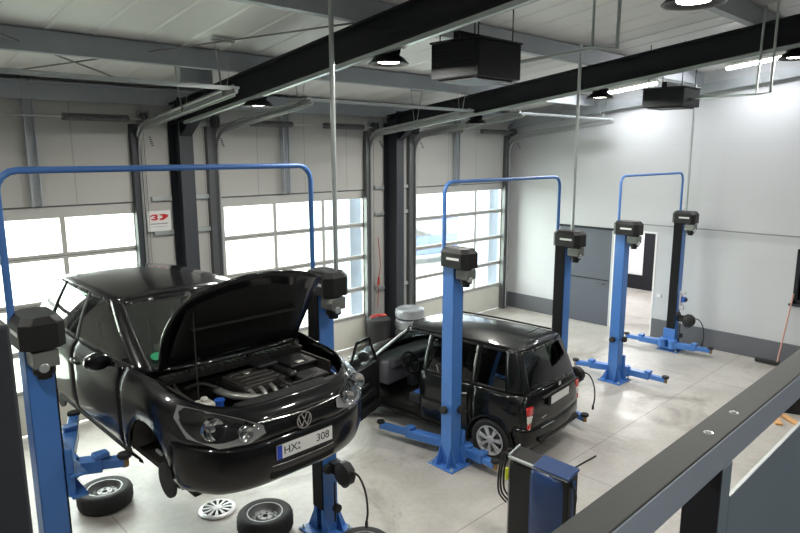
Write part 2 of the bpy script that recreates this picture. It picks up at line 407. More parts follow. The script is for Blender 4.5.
# ---------------------------------------------------- sectional doors
RAILS = [(0.60, 0.69), (1.18, 1.27), (1.85, 1.94), (2.52, 2.61)]
WINROWS = [(0.69, 1.18), (1.27, 1.85), (1.94, 2.52), (2.61, 3.11)]
def track_path(x, yend):
    """vertical guide, curve, then along the roof slope"""
    yv = YW - 0.07; pts = [(x, yv, 0.05), (x, yv, 4.02)]
    z1 = 4.02
    for k in range(1, 7):
        a = k / 6 * (PI / 2 - math.atan(SL)); r = 0.38
        pts.append((x, yv - r * (1 - math.cos(a)), z1 + r * math.sin(a)))
    y_, z_ = pts[-1][1], pts[-1][2]
    pts.append((x, yend, z_ + SL * (y_ - yend)))
    return pts
TRACKZ = lambda y: track_path(0, y)[-1][2]
for k, dx in enumerate(DOORX):
    b = MB().mt('beige_sheet'); yb = YW + 0.03
    b.box(dx, dx + DW, yb, yb + 0.05, 0.02, 0.60)
    door = struct(b.build('door_%d' % (k + 1), None, bevel=0.004))
    b = MB()
    b.box(dx, dx + 0.085, yb - 0.005, yb + 0.05, 0.60, 3.11); b.box(dx + DW - 0.085, dx + DW, yb - 0.005, yb + 0.05, 0.60, 3.11)
    for z0, z1 in RAILS: b.box(dx + 0.085, dx + DW - 0.085, yb - 0.005, yb + 0.05, z0, z1)
    b.box(dx, dx + DW, yb - 0.005, yb + 0.05, 3.11, 3.27)
    for i in (1, 2): b.box(dx + DW * i / 3 - 0.035, dx + DW * i / 3 + 0.035, yb - 0.004, yb + 0.045, 0.69, 3.11)
    b.build('section_frame', 'alu_frame', door, bevel=0.006)
    for z0, z1 in WINROWS:
        for i in range(3):
            p = MB(); p.box(dx + DW * i / 3 + 0.03, dx + DW * (i + 1) / 3 - 0.03, yb + 0.02, yb + 0.03, z0, z1); p.build('window_pane', 'pane_clear', door)
    b = MB()     # horizontal section joints
    for z in (0.645, 1.225, 1.895, 2.565): b.box(dx, dx + DW, yb - 0.010, yb - 0.004, z - 0.004, z + 0.004)
    b.box(dx, dx + DW, yb - 0.02, yb + 0.02, 3.27, 3.29)
    b.build('section_joint', 'dark_track', door)
    for sx in (0, 1):
        for z in (0.645, 1.225, 1.895, 2.565, 3.2):
            h = MB(); xx = dx + 0.03 if sx == 0 else dx + DW - 0.03; sgn = -1 if sx == 0 else 1
            h.box(xx - 0.035, xx + 0.035, yb - 0.03, yb - 0.004, z - 0.035, z + 0.035); h.cyl((xx, yb - 0.045, z), (xx + sgn * 0.10, yb - 0.045, z), 0.018, 8)
            h.build('roller_hinge', 'galvanised', door, bevel=0.003)
    for sx in (0, 1):   # steel guide posts beside the door
        x0 = dx - 0.22 if sx == 0 else dx + DW - 0.08; p = MB()
        p.box(x0, x0 + (0.20 if sx == 0 else 0.14), YW - 0.10, YW - 0.0, 0, 4.45); p.build('guide_post', 'dark_track' if k else 'anthracite_steel', door, bevel=0.004)
    yend = {0: 6.75, 1: 7.05, 2: 6.95}[k]
    for sx in (0, 1):
        x0 = dx - 0.05 if sx == 0 else dx + DW + 0.02
        t = MB(); pth = track_path(x0, yend)
        t.tube([(p[0], p[1] - 0.05, p[2]) for p in pth], 0.018, 6)
        t.tube([(p[0], p[1] + 0.03, p[2] + (0.07 if i > 1 else 0)) for i, p in enumerate(pth)], 0.022, 6)
        for q in range(2, len(pth)): t.bar(pth[q - 1], pth[q], 0.012, 0.09)
        t.build('door_track', 'track_steel', door)
        # hangers from the purlins
        hg = MB()
        for hy in (yend + 0.25, yend + 1.35):
            zt = TRACKZ(hy); zc = ceil_z(hy) - 0.02
            hg.bar((x0 - 0.02, hy, zt), (x0 - 0.06, hy + 0.06, zc), 0.03, 0.006); hg.bar((x0 + 0.02, hy, zt), (x0 + 0.12, hy - 0.05, zc), 0.03, 0.006)
            hg.box(x0 - 0.12, x0 + 0.16, hy - 0.03, hy + 0.03, zc - 0.03, zc)
        hg.build('track_hanger', 'track_steel', door)
    # cross bar at the inner end of the tracks, spring shaft over the door
    zt = TRACKZ(yend + 0.05)
    t = MB(); t.box(dx - 0.10, dx + DW + 0.10, yend + 0.02, yend + 0.06, zt + 0.05, zt + 0.075); t.box(dx - 0.10, dx + DW + 0.10, yend + 0.055, yend + 0.06, zt + 0.03, zt + 0.05); t.build('cross_bar', 'galvanised', door)
    t = MB(); t.tube([(dx - 0.12, YW - 0.16, 4.52), (dx + DW + 0.12, YW - 0.16, 4.52)], 0.016, 8); t.build('spring_shaft', 'track_steel', door)
    for a, c in ((dx + 2.25, dx + DW - 0.12),) if k == 0 else ((dx + 2.1, dx + DW - 0.2), (dx + 0.55, dx + 1.4)):
        s_ = MB()
        s_.tube([(a, YW - 0.16, 4.52), (c, YW - 0.16, 4.52)], 0.048, 14)
        n = 22
        for i in range(n):
            xx = a + (c - a) * (i + 0.5) / n; s_.lathe([(0.048, -0.012), (0.056, 0), (0.048, 0.012)], (xx, YW - 0.16, 4.52), 'x', 14)
        s_.build('torsion_spring', 'dark_track', door)
    for xx in (dx - 0.10, dx + DW + 0.10):
        s_ = MB(); s_.lathe([(0.0, -0.03), (0.10, -0.03), (0.10, -0.02), (0.075, -0.015), (0.075, 0.015), (0.10, 0.02), (0.10, 0.03), (0.0, 0.03)], (xx, YW - 0.16, 4.52), 'x', 20)
        s_.build('cable_drum', 'dark_track', door)
        s_ = MB(); s_.box(xx + 0.05, xx + 0.07, YW - 0.24, YW, 4.38, 4.64); s_.box(xx - 0.05, xx + 0.1, YW - 0.02, YW, 4.36, 4.66); s_.build('bearing_plate', 'track_steel', door, bevel=0.003)
        s_ = MB()
        for i in range(5):
            s_.lathe([(0.018, -0.008), (0.024, 0), (0.018, 0.008)], (xx + 0.03, YW - 0.28 - 0.02 * i, 4.25 - 0.03 * i), 'z', 8)
        s_.tube([(xx, YW - 0.12, 4.42), (xx, YW - 0.09, 0.3)], 0.004, 5); s_.build('lift_cable', 'dark_track', door)
    # channel post over the middle of the door
    t = MB(); xm = (2.38, 6.46, 11.15)[k]; t.box(xm - 0.07, xm + 0.07, YW - 0.03, YW, DTOP, 5.02); t.box(xm - 0.07, xm - 0.05, YW - 0.10, YW - 0.05, DTOP, 5.02); t.box(xm + 0.05, xm + 0.07, YW - 0.10, YW - 0.05, DTOP, 5.02)
    t.build('lintel_post', 'purlin_grey', door)

# horizontal wall girts beside the doors
for nm, (a, c) in zip(('trim_5', 'trim_6', 'trim_7', 'trim_8'), ((3.98, 4.30), (4.62, 4.96), (8.61, 8.86), (9.14, 9.59))):
    b = MB()
    for z in (1.15, 2.74, 3.28, 4.45): b.box(a, c, YW - 0.06, YW, z, z + 0.07)
    struct(b.build(nm, 'galvanised', bevel=0.006))

# ---------------------------------------------------- steel frames, purlins
def frame(cx, label, w=0.22):
    root = thing('steel_frame', label, 'steel frame', (cx, YW, 0), group='steel roof frames')
    def isec(mb, pa, pb, d, wf, up, tf=0.02):
        pa = Vector(pa); pb = Vector(pb); ax = (pb - pa).normalized(); sx = Vector((1, 0, 0)); n = sx.cross(ax).normalized()
        mb.bar(pa, pb, 0.014, d, n)
        for s_ in (-1, 1): mb.bar(pa + n * s_ * (d / 2 - tf / 2), pb + n * s_ * (d / 2 - tf / 2), wf, tf, n)
    m = MB(); y0 = -0.20
    # column (local y: towards the room is negative)
    m.box(-w / 2, w / 2, -0.40, -0.38, 0, 4.85); m.box(-w / 2, w / 2, -0.02, 0.0, 0, 4.62); m.box(-0.008, 0.008, -0.38, -0.02, 0, 4.7)
    m.box(-w / 2 - 0.02, w / 2 + 0.02, -0.42, 0, 0, 0.03)
    m.build('column', 'anthracite_steel', root)
    m = MB(); d = 0.33; zt = lambda y: 4.80 + SL * (9.5 - (YW + y))
    za = zt(-0.02) - d / 2; zb = zt(YF - YW) - d / 2
    isec(m, (0, -0.02, za), (0, YF - YW, zb), d, w, None)
    m.build('rafter', 'black_steel', root)
    m = MB(); m.prism([(-0.40, 4.45), (-0.40, 4.3), (-0.85, 4.60)], -0.008, 0.008, 'x'); m.bar((0, -0.40, 4.28), (0, -0.87, 4.58), w * 0.8, 0.016)
    m.build('haunch', 'black_steel', root)
    m = MB(); ya = -0.6; yb = -8.6; zr = lambda y: zt(y) - 0.33
    m.bar((-0.09, ya, zr(ya) - 0.035), (-0.09, yb, zr(yb) - 0.035), 0.06, 0.045, (0, 0, 1)); m.build('cable_tray', 'galvanised', root)
    return root
frame(4.43, 'anthracite steel portal frame between the left and middle doors')
frame(9.0, 'anthracite steel portal frame left of the far right door', 0.20)
# gable end rafter
b = MB(); yA, yB = YW, YF
b.prism([(yA, ceil_z(yA) - 0.22), (yA, ceil_z(yA) - 0.40), (yB, ceil_z(yB) - 0.40), (yB, ceil_z(yB) - 0.22)], XG - 0.12, XG, 'x')
struct(b.build('trim_9', 'purlin_grey'))
def purlin(y, label, hgt=0.22, z=None):
    b = MB(); zc = (ceil_z(y) if z is None else z) - 0.005
    b.box(XL, XG - 0.12, y - 0.045, y + 0.045, zc - 0.025, zc - 0.005); b.box(XL, XG - 0.12, y - 0.06, y - 0.045, zc - hgt, zc - 0.005); b.box(XL, XG - 0.12, y - 0.06, y + 0.05, zc - hgt - 0.012, zc - hgt)
    return tag(b.build('roof_purlin', 'purlin_grey'), label, 'roof beam', 'purlins under the ceiling')
purlin(7.55, 'grey steel purlin nearest the door wall under the ceiling', 0.22)
purlin(5.18, 'grey steel purlin crossing over the lift posts', 0.22)
purlin(2.95, 'grey steel purlin at the top right, nearest the gallery', 0.22)
b = MB(); b.box(XL, XG, YW - 0.09, YW, 4.74, 4.98); b.box(XL, XG, YW - 0.16, YW - 0.09, 4.96, 4.98); struct(b.build('trim_10', 'purlin_grey'))
# tie rods (bracing) under the roof
def rod(a, c, label):
    b = MB(); b.tube([a, c], 0.010, 6); tag(b.build('tie_rod', 'cable_grey'), label, 'rod', 'diagonal tie rods under the roof')
rod((0.6, 6.2, ceil_z(6.2) - 0.22), (3.8, 9.6, 5.0), 'thin diagonal tie rod falling rightward under the ceiling at top left')
rod((2.04, 9.4, 5.02), (4.45, 5.25, 5.35), 'thin diagonal tie rod rising rightward under the ceiling at top left')
for k, (dy) in enumerate((0,)):
    b = MB(); b.box(3.75, 4.2, 8.0, 8.12, ceil_z(8.1) - 0.32, ceil_z(8.1) - 0.05); tag(b.build('mounting_channel', 'purlin_grey', bevel=0.004), 'short grey mounting channel above the left door tracks', 'bracket')

# ================================================================== LAMPS AND HEATERS
LENS = None
def lamp(x, y, z, label, beam_z):
    root = thing('high_bay_lamp', label, 'ceiling lamp', (x, y, z), group='high bay lamps')
    b = MB(); b.lathe([(0.0, 0.16), (0.06, 0.16), (0.075, 0.10), (0.095, 0.09), (0.15, 0.055), (0.205, 0.0), (0.20, -0.006), (0.135, 0.028), (0.0, 0.03)], seg=28)
    for i in range(12):
        a = i * PI / 6; b.bar((0.05 * math.cos(a), 0.05 * math.sin(a), 0.12), (0.115 * math.cos(a), 0.115 * math.sin(a), 0.10), 0.006, 0.07)
    b.build('lamp_housing', 'cap_black', root)
    b = MB(); b.lathe([(0.0, 0.012), (0.105, 0.012), (0.11, 0.022), (0.0, 0.024)], seg=24); b.build('lamp_lens', 'lamp_glow', root)
    b = MB(); b.bar((-0.05, 0, 0.14), (-0.03, 0, beam_z - z), 0.02, 0.006); b.bar((0.05, 0, 0.14), (0.03, 0, beam_z - z), 0.02, 0.006); b.box(-0.07, 0.07, -0.04, 0.04, beam_z - z - 0.03, beam_z - z)
    b.tube([(0.05, -0.03, 0.16), (0.12, -0.10, 0.22), (0.10, -0.2, 0.20), (0.05, -0.16, beam_z - z)], 0.008, 6)
    b.build('lamp_bracket', 'black_steel', root)
    ld = bpy.data.lights.new('high_bay_light', 'AREA'); ld.shape = 'DISK'; ld.size = 0.22; ld.energy = LAMP_W; ld.color = (1.0, 0.97, 0.90)
    lo = bpy.data.objects.new('high_bay_light', ld); C.objects.link(lo); lo.parent = root; lo.location = (0, 0, 0.005)
    return root
bz = lambda y: 4.80 + SL * (9.5 - y) - 0.33
lamp(4.45, 4.81, 4.89, 'black high bay lamp under the near dark beam, left of the big heater', bz(4.81))
lamp(4.45, 7.30, 4.61, 'black high bay lamp at the far low end of the near dark beam', bz(7.3))
lamp(4.45, 1.83, 4.98, 'black high bay lamp cut off by the top edge of the view', bz(1.83))
lamp(9.1, 7.50, 4.54, 'black high bay lamp under the far dark beam, above the far right door', bz(7.5))
lamp(9.1, 5.06, 4.84, 'black high bay lamp under the far dark beam, just left of the small heater', bz(5.06))
lamp(9.1, 2.44, 5.15, 'black high bay lamp at the right edge, under the far dark beam', bz(2.44))
lamp(0.0, 6.6, 4.75, 'added high bay fill lamp over the left lift bay, outside the view', ceil_z(6.6) - 0.08)  # from here on unseen lamps, added to brighten gallery, rail and ceiling
lamp(0.0, 2.6, 5.2, 'added high bay fill lamp over the left end of the gallery, outside the view', ceil_z(2.6) - 0.08)
lamp(4.45, -1.2, 5.35, 'added high bay fill lamp over the gallery on the near beam, outside the view', bz(-1.2))
lamp(9.1, -0.4, 5.35, 'added high bay fill lamp over the gallery on the far beam, outside the view', bz(-0.4))
lamp(0.0, -1.4, 5.35, 'added high bay fill lamp over the back of the gallery, outside the view', ceil_z(-1.4) - 0.08)
for k, (y, lab) in enumerate(((6.45, 'white strip light near the gable wall behind the small heater'), (3.95, 'white strip light near the gable wall at the far right'))):
    x = 12.75; zc = ceil_z(y) - 0.09
    t = thing('strip_light', lab, 'ceiling lamp', (x, y, zc), group='strip lights by the gable wall'); t.rotation_euler = (-math.atan(SL), 0, 0)
    b = MB(); b.box(-0.06, 0.06, -0.62, 0.62, 0.02, 0.07); b.build('lamp_housing', 'white_plastic', t, bevel=0.01)
    b = MB(); b.box(-0.05, 0.05, -0.60, 0.60, -0.03, 0.02); b.build('lamp_diffuser', 'strip_glow', t, bevel=0.015)
    ld = bpy.data.lights.new('strip_area_light', 'AREA'); ld.shape = 'RECTANGLE'; ld.size = 0.1; ld.size_y = 1.2; ld.energy = STRIP_W; ld.color = (0.97, 0.98, 1.0)
    lo = bpy.data.objects.new('strip_area_light', ld); C.objects.link(lo); lo.parent = t; lo.location = (0.02, 0, -0.035); lo.rotation_euler = (0, R(28), 0)

def heater(x0, x1, y0, y1, z0, z1, label, pipes):
    c = ((x0 + x1) / 2, (y0 + y1) / 2, z0); root = thing('hanging_heater', label, 'heater', c, group='gas heaters under the roof')
    dx, dy, h = (x1 - x0) / 2, (y1 - y0) / 2, z1 - z0
    b = MB(); b.box(-dx, dx, -dy, dy, 0.02, h); b.build('heater_body', 'heater_black', root, bevel=0.012)
    b = MB(); b.box(-dx - 0.012, dx + 0.012, -dy - 0.012, dy + 0.012, h, h + 0.02); b.box(-dx + 0.06, dx - 0.06, -dy + 0.06, dy - 0.06, 0.0, 0.02); b.build('heater_flange', 'cap_black', root, bevel=0.004)
    b = MB()
    for i in range(7):
        z = 0.07 + i * (h - 0.12) / 6.5; b.box(-dx - 0.006, -dx, -dy + 0.05, dy - 0.05, z, z + 0.018)
    b.build('louvre', 'heater_black', root)
    b = MB()
    zc = ceil_z(c[1]) - c[2] - 0.03
    for sx in (-1, 1):
        for sy in (-1, 1): b.tube([(sx * dx * 0.8, sy * dy * 0.8, h), (sx * dx * 0.8, sy * dy * 0.8, zc)], 0.007, 6)
    b.box(-dx * 0.9, dx * 0.9, -0.04, 0.04, h + 0.02, h + 0.10)
    b.build('heater_hanger', 'black_steel', root)
    b = MB()
    for pth, r in pipes: b.tube([(p[0] - c[0], p[1] - c[1], p[2] - c[2]) for p in pth], r, 10)
    b.build('flue_pipe', 'galvanised', root)
    return root
heater(4.97, 5.67, 4.08, 4.72, 4.74, 5.12, 'large black box heater hanging beside the near dark beam',
       [([(5.62, 4.25, 4.93), (6.4, 3.68, 5.12), (6.4, 3.39, 5.09), (6.4, 3.39, 5.72)], 0.020), ([(6.4, 3.68, 5.12), (6.4, 3.68, 5.70)], 0.016)])
heater(9.68, 10.28, 4.02, 4.66, 4.68, 4.97, 'small black box heater hanging beyond the far dark beam',
       [([(10.0, 4.1, 4.82), (8.85, 2.78, 4.73), (8.85, 2.76, 5.78)], 0.016), ([(8.85, 2.78, 4.73), (8.85, 2.62, 4.74), (8.85, 2.62, 5.80)], 0.016)])

# ================================================================== TWO-POST LIFTS
def arm_mb(root, px, py, tx, ty, z, padz, nm='lift_arm'):
    """telescopic arm from the carriage pivot to the pad"""
    a = Vector((px, py, z)); c = Vector((tx, ty, z)); d = (c - a).normalized(); L = (c - a).length
    b = MB(); b.bar(a, a + d * L * 0.62, 0.13, 0.11); b.lathe([(0, -0.09), (0.085, -0.09), (0.085, 0.09), (0, 0.09)], a, 'z', 20)
    b.bar(a + d * L * 0.5 + Vector((0, 0, 0.0)), c, 0.09, 0.08)
    b.box(-0.06, 0.06, -0.05, 0.05, 0, 0.045, Matrix.Translation(a + d * L * 0.58 + Vector((0, 0, 0.055))))
    o = b.build(nm, 'lift_blue', root, bevel=0.008)
    p = MB().mt('brass'); p.cyl(c + Vector((0, 0, -0.05)), c + Vector((0, 0, padz)), 0.032, 14)
    p.mt('rubber'); p.lathe([(0, padz), (0.055, padz), (0.06, padz + 0.012), (0.055, padz + 0.035), (0, padz + 0.035)], c, 'z', 20)
    p.build('lift_pad', None, o)
def make_post(x, y, s, z_c, label, arms, box=False, extra=False, bo=0.0):
    """s=+1: carriage side faces +x.  parts in local coordinates"""
    root = thing('lift_post', label, 'car lift', (x, y, 0), group='blue lift posts')
    w, d, H = 0.092, 0.092, 2.66
    b = MB()
    # C profile open towards the carriage side
    b.box(-s * w, -s * (w - 0.012), -d, d, 0.015, H); b.box(-w, w, -d, -d + 0.012, 0.015, H); b.box(-w, w, d - 0.012, d, 0.015, H)
    b.box(s * (w - 0.012), s * w, -d, -d + 0.055, 0.015, H); b.box(s * (w - 0.012), s * w, d - 0.055, d, 0.015, H)
    b.build('post_column', 'lift_blue', root, bevel=0.007)
    b = MB(); b.box(s * (w - 0.02), s * (w + 0.012), -0.085, 0.085, 0.3, H); b.build('spindle_cover', 'belt_black', root, bevel=0.003)
    b = MB(); b.box(-0.21, 0.21, -0.21, 0.21, 0, 0.022)
    for sy in (-1, 1):
        b.prism([(sy * d, 0.02), (sy * 0.20, 0.02), (sy * d, 0.24)], -w, -w + 0.012, 'x'); b.prism([(sy * d, 0.02), (sy * 0.20, 0.02), (sy * d, 0.24)], w - 0.012, w, 'x')
    b.prism([(-s * w, 0.02), (-s * 0.20, 0.02), (-s * w, 0.30)], -d, -d + 0.012, 'y'); b.prism([(-s * w, 0.02), (-s * 0.20, 0.02), (-s * w, 0.30)], d - 0.012, d, 'y')
    b.build('base_plate', 'lift_blue', root, bevel=0.004)
    for ax, ay in ((-0.175, -0.175), (0.175, -0.175), (-0.175, 0.175), (0.175, 0.175)):
        q = MB(); q.cyl((ax, ay, 0.022), (ax, ay, 0.034), 0.022, 12); q.cyl((ax, ay, 0.034), (ax, ay, 0.05), 0.013, 6); q.cyl((ax, ay, 0.05), (ax, ay, 0.065), 0.006, 8); q.build('anchor_bolt', 'galvanised', root)
    # cap with chamfered roof
    b = MB(); X0, X1, Y0, Y1 = -0.15, 0.15, -0.32, 0.13; zz = (2.64, 2.82, 2.87); c_ = 0.065
    def octa(i, z): return [(X0 + i, Y0 + c_ + i, z), (X0 + c_ + i, Y0 + i, z), (X1 - c_ - i, Y0 + i, z), (X1 - i, Y0 + c_ + i, z), (X1 - i, Y1 - c_ - i, z), (X1 - c_ - i, Y1 - i, z), (X0 + c_ + i, Y1 - i, z), (X0 + i, Y1 - c_ - i, z)]
    vs = octa(0, zz[0]) + octa(0, zz[1]) + octa(0.035, zz[2])
    fs = [tuple(range(8))[::-1], tuple(range(16, 24))] + [(k * 8 + i, k * 8 + (i + 1) % 8, k * 8 + 8 + (i + 1) % 8, k * 8 + 8 + i) for k in (0, 1) for i in range(8)]
    b.add(vs, fs); cp = b.build('post_cap', 'cap_black', root, smooth=False)
    b = MB().mt('plate_white'); b.box(X0 - 0.002, X0, Y0 + 0.10, Y0 + 0.30, 2.735, 2.765); b.build('cap_label', None, cp)
    b = MB(); b.mt('cap_black'); b.cyl((0, -0.21, 2.44), (0, -0.21, 2.64), 0.075, 20); b.mt('clear_cover'); b.box(-0.085, 0.085, -0.30, -0.115, 2.50, 2.62); b.mt('cap_black'); b.cyl((0.0, -0.21, 2.40), (0.0, -0.21, 2.44), 0.05, 16)
    b.mt('galvanised'); b.cyl((-0.02, -0.31, 2.50), (-0.02, -0.27, 2.50), 0.035, 14)
    b.build('drive_motor', None, root, bevel=0.006)
    # carriage on the open side
    b = MB(); b.box(s * (w + 0.006), s * (w + 0.06), -0.12, 0.12, z_c - 0.09, z_c + 0.30); b.box(s * (w + 0.02), s * (w + 0.14), -0.16, 0.16, z_c - 0.10, z_c - 0.075); b.box(s * (w + 0.02), s * (w + 0.14), -0.16, 0.16, z_c + 0.075, z_c + 0.10)
    b.build('carriage', 'lift_blue', root, bevel=0.006)
    for (tx, ty, *pv) in arms:
        py = pv[0] if pv else (0.11 if ty > 0 else -0.11)
        arm_mb(root, s * (w + 0.10), py, tx, ty, z_c, 0.03 if z_c > 0.5 else 0.035)
    # door bumpers
    q = MB(); q.lathe([(0, -0.03), (0.045, -0.03), (0.052, -0.01), (0.052, 0.02), (0.04, 0.03), (0, 0.03)], (s * 0.05, -(d + 0.03), 0.77), 'y', 18); q.build('door_bumper', 'rubber', root)
    q = MB(); q.lathe([(0, -0.03), (0.045, -0.03), (0.052, -0.01), (0.052, 0.02), (0.04, 0.03), (0, 0.03)], (-s * (w + 0.03), 0.02, 0.77), 'x', 18); q.build('door_bumper', 'rubber', root)
    if box:
        q = MB(); q.lathe([(0, -0.07), (0.09, -0.07), (0.13, -0.045), (0.13, 0.045), (0.09, 0.07), (0, 0.07)], (0.03, -0.30, 0.66 + bo), 'x', 10)
        q.box(-0.03, 0.09, -0.26, -0.10, 0.62 + bo, 0.74 + bo)
        cb = q.build('cable_housing', 'plastic_dark', root, bevel=0.01)
        q = MB(); q.tube(crom([(0.03, -0.38, 0.72 + bo), (0.05, -0.50, 0.70 + bo), (0.07, -0.58, 0.55 + bo), (0.08, -0.60, 0.35 + bo), (0.08, -0.58, 0.22 + bo)], 5), 0.011, 8); q.cyl((0.08, -0.58, 0.22 + bo), (0.08, -0.578, 0.16 + bo), 0.017, 10)
        q.build('hanging_cable', 'rubber_grey', root)
        q = MB(); q.tube(crom([(0.03, -0.20, 0.58 + bo), (0.03, -0.26, 0.50 + bo), (0.03, -0.34, 0.53 + bo), (0.04, -0.40, 0.62 + bo)], 4), 0.008, 8); q.build('looped_cable', 'rubber_grey', root)
        q = MB(); q.cyl((0.02, -0.15, 0.32), (0.02, -0.20, 0.32), 0.045, 16); q.tube([(0.02, -0.14, 0.15), (0.02, -0.14, 0.6)], 0.010, 6); q.build('switch_knob', 'rubber', root)
    if extra:
        q = MB().mt('socket_white'); q.box(0, 0.08, -0.13, -0.09, 0.86, 1.24); q.box(0, 0.08, -0.18, -0.12, 0.86, 0.95); q.mt('blue_plastic'); q.box(0.0, 0.1, -0.20, -0.12, 1.02, 1.12); q.mt('rubber'); q.cyl((0.05, -0.2, 1.07), (0.05, -0.23, 1.07), 0.035, 14); q.mt('socket_white'); q.box(0, 0.09, -0.19, -0.12, 1.18, 1.24)
        q.build('control_box', None, root, bevel=0.005)
    return root
make_post(1.14, 5.14, 1, 1.46, 'blue lift post nearest the camera at the left, beside the raised car', [(0.58, 0.02, 0.22), (0.55, 1.25, 0.30)])
make_post(3.69, 5.02, -1, 1.46, 'blue lift post behind the raised bonnet of the lifted car', [(-0.48, -0.10), (-0.45, 1.35)], box=True, bo=0.10)
make_post(5.76, 5.07, 1, 0.16, 'blue lift post standing before the parked black car', [(-0.10, 1.25), (0.14, -0.62)])
make_post(8.28, 5.07, -1, 0.16, 'blue lift post right behind the tailgate of the parked black car', [(-0.30, -0.66), (0.10, 1.1)], box=True)
make_post(10.18, 5.09, 1, 0.16, 'middle right blue lift post standing free before the dark grey door', [(0.22, -0.82), (-0.05, 0.75)])
make_post(12.72, 5.16, -1, 0.16, 'farthest blue lift post, beside the white gable wall', [(-0.06, -0.80), (-0.25, 0.85)], box=True, extra=True)
# blue hydraulic/cable arches between the posts of each lift
def arch(xa, xb, y, z, r, label):
    b = MB(); q = 0.14
    pts = [(xa, y, 2.80), (xa, y, z - q)] + [(xa + q * (1 - math.cos(a)), y, z - q + q * math.sin(a)) for a in (R(22), R(45), R(68), R(90))] + \
          [(xb - q + q * math.sin(a), y, z - q + q * math.cos(a)) for a in (R(0), R(22), R(45), R(68), R(90))] + [(xb, y, 2.80)]
    b.tube(pts, r, 10); tag(b.build('arch_pipe', 'pipe_blue'), label, 'pipe', 'blue arch pipes over the lifts')
arch(1.01, 3.69, 5.14, 3.89, 0.026, 'blue arch pipe over the raised car')
arch(5.71, 8.27, 5.18, 3.66, 0.024, 'blue arch pipe over the parked black car')
arch(10.18, 12.72, 5.18, 3.62, 0.022, 'blue arch pipe over the free lift by the gable wall')
def drop(x, y, z0, z1, r, label):
    b = MB(); b.tube([(x, y, z0), (x, y, z1)], r, 12); b.lathe([(r, 0), (r + 0.012, 0.01), (r + 0.012, 0.05), (r, 0.06)], (x, y, z0), 'z', 12); tag(b.build('conduit_pole', 'galvanised'), label, 'pipe', 'conduits dropping from the roof')
drop(3.77, 4.86, 2.80, ceil_z(4.93) - 0.03, 0.024, 'grey conduit pole dropping onto the lift post behind the raised bonnet')
drop(8.30, 4.95, 2.80, ceil_z(4.95) - 0.03, 0.024, 'grey conduit pole dropping onto the lift post by the tailgate')
drop(12.75, 5.08, 2.80, 5.3, 0.022, 'grey conduit pole dropping onto the farthest lift post')

# ================================================================== CARS
def car_band(stations, sub, rsub):
    """stations: front centre -> rear centre, each a list of (x,y,z) rows; returns dense grid [station][row]"""
    rows = [crom([st[r] for st in stations], sub) for r in range(len(stations[0]))]
    dense = []
    for i in range(len(rows[0])): dense.append(crom([rows[r][i] for r in range(len(rows))], rsub))
    return dense
def wheel(parent, cx, cy, r, wdt, side, spokes, rimm, name='wheel', steel=False):
    """wheel axis along y; side=+1 outer face towards +y"""
    t = MB(); h = wdt / 2; ri = r * 0.66
    prof = [(ri, -h + 0.01), (ri + 0.01, -h), (r * 0.86, -h - 0.004), (r * 0.965, -h + 0.018), (r, -h + 0.05), (r, h - 0.05), (r * 0.965, h - 0.018), (r * 0.86, h + 0.004), (ri + 0.01, h), (ri, h - 0.01)]
    t.lathe(prof, (cx, cy, r), 'y', 40, closed=True)
    tyre = t.build('tyre', 'rubber', parent)
    b = MB(); o = side
    f = lambda q: cy + o * q
    b.lathe([(ri + 0.004, f(h - 0.006) - cy), (ri - 0.012, f(h - 0.004) - cy), (ri - 0.022, f(h - 0.03) - cy), (ri - 0.03, f(-h + 0.02) - cy), (ri + 0.0, f(-h + 0.0) - cy)], (cx, cy, r), 'y', 40)
    if not steel:
        for k in range(spokes):
            a = 2 * PI * k / spokes + 0.3
            for da in (-0.10, 0.10):
                p0 = Vector((cx + 0.04 * math.cos(a), f(h - 0.02), r + 0.04 * math.sin(a))); p1 = Vector((cx + (ri - 0.012) * math.cos(a + da), f(h - 0.022), r + (ri - 0.012) * math.sin(a + da)))
                b.bar(p0, p1, 0.022, 0.028, (0, 1, 0))
        b.lathe([(0.0, o * (h - 0.004)), (0.045, o * (h - 0.008)), (0.06, o * (h - 0.03))], (cx, cy, r), 'y', 24)
    else:
        b.lathe([(0.0, o * (h - 0.045)), (0.05, o * (h - 0.045)), (0.075, o * (h - 0.03)), (0.11, o * (h - 0.035)), (ri - 0.05, o * (h - 0.07)), (ri - 0.02, o * (h - 0.03))], (cx, cy, r), 'y', 32)
    b.build('rim', rimm, parent)
    b = MB(); b.lathe([(0, o * (h - 0.09)), (r * 0.45, o * (h - 0.09)), (r * 0.45, o * (h - 0.07)), (0, o * (h - 0.07))], (cx, cy, r), 'y', 24); b.build('brake_disc', 'wheel_steel', parent)

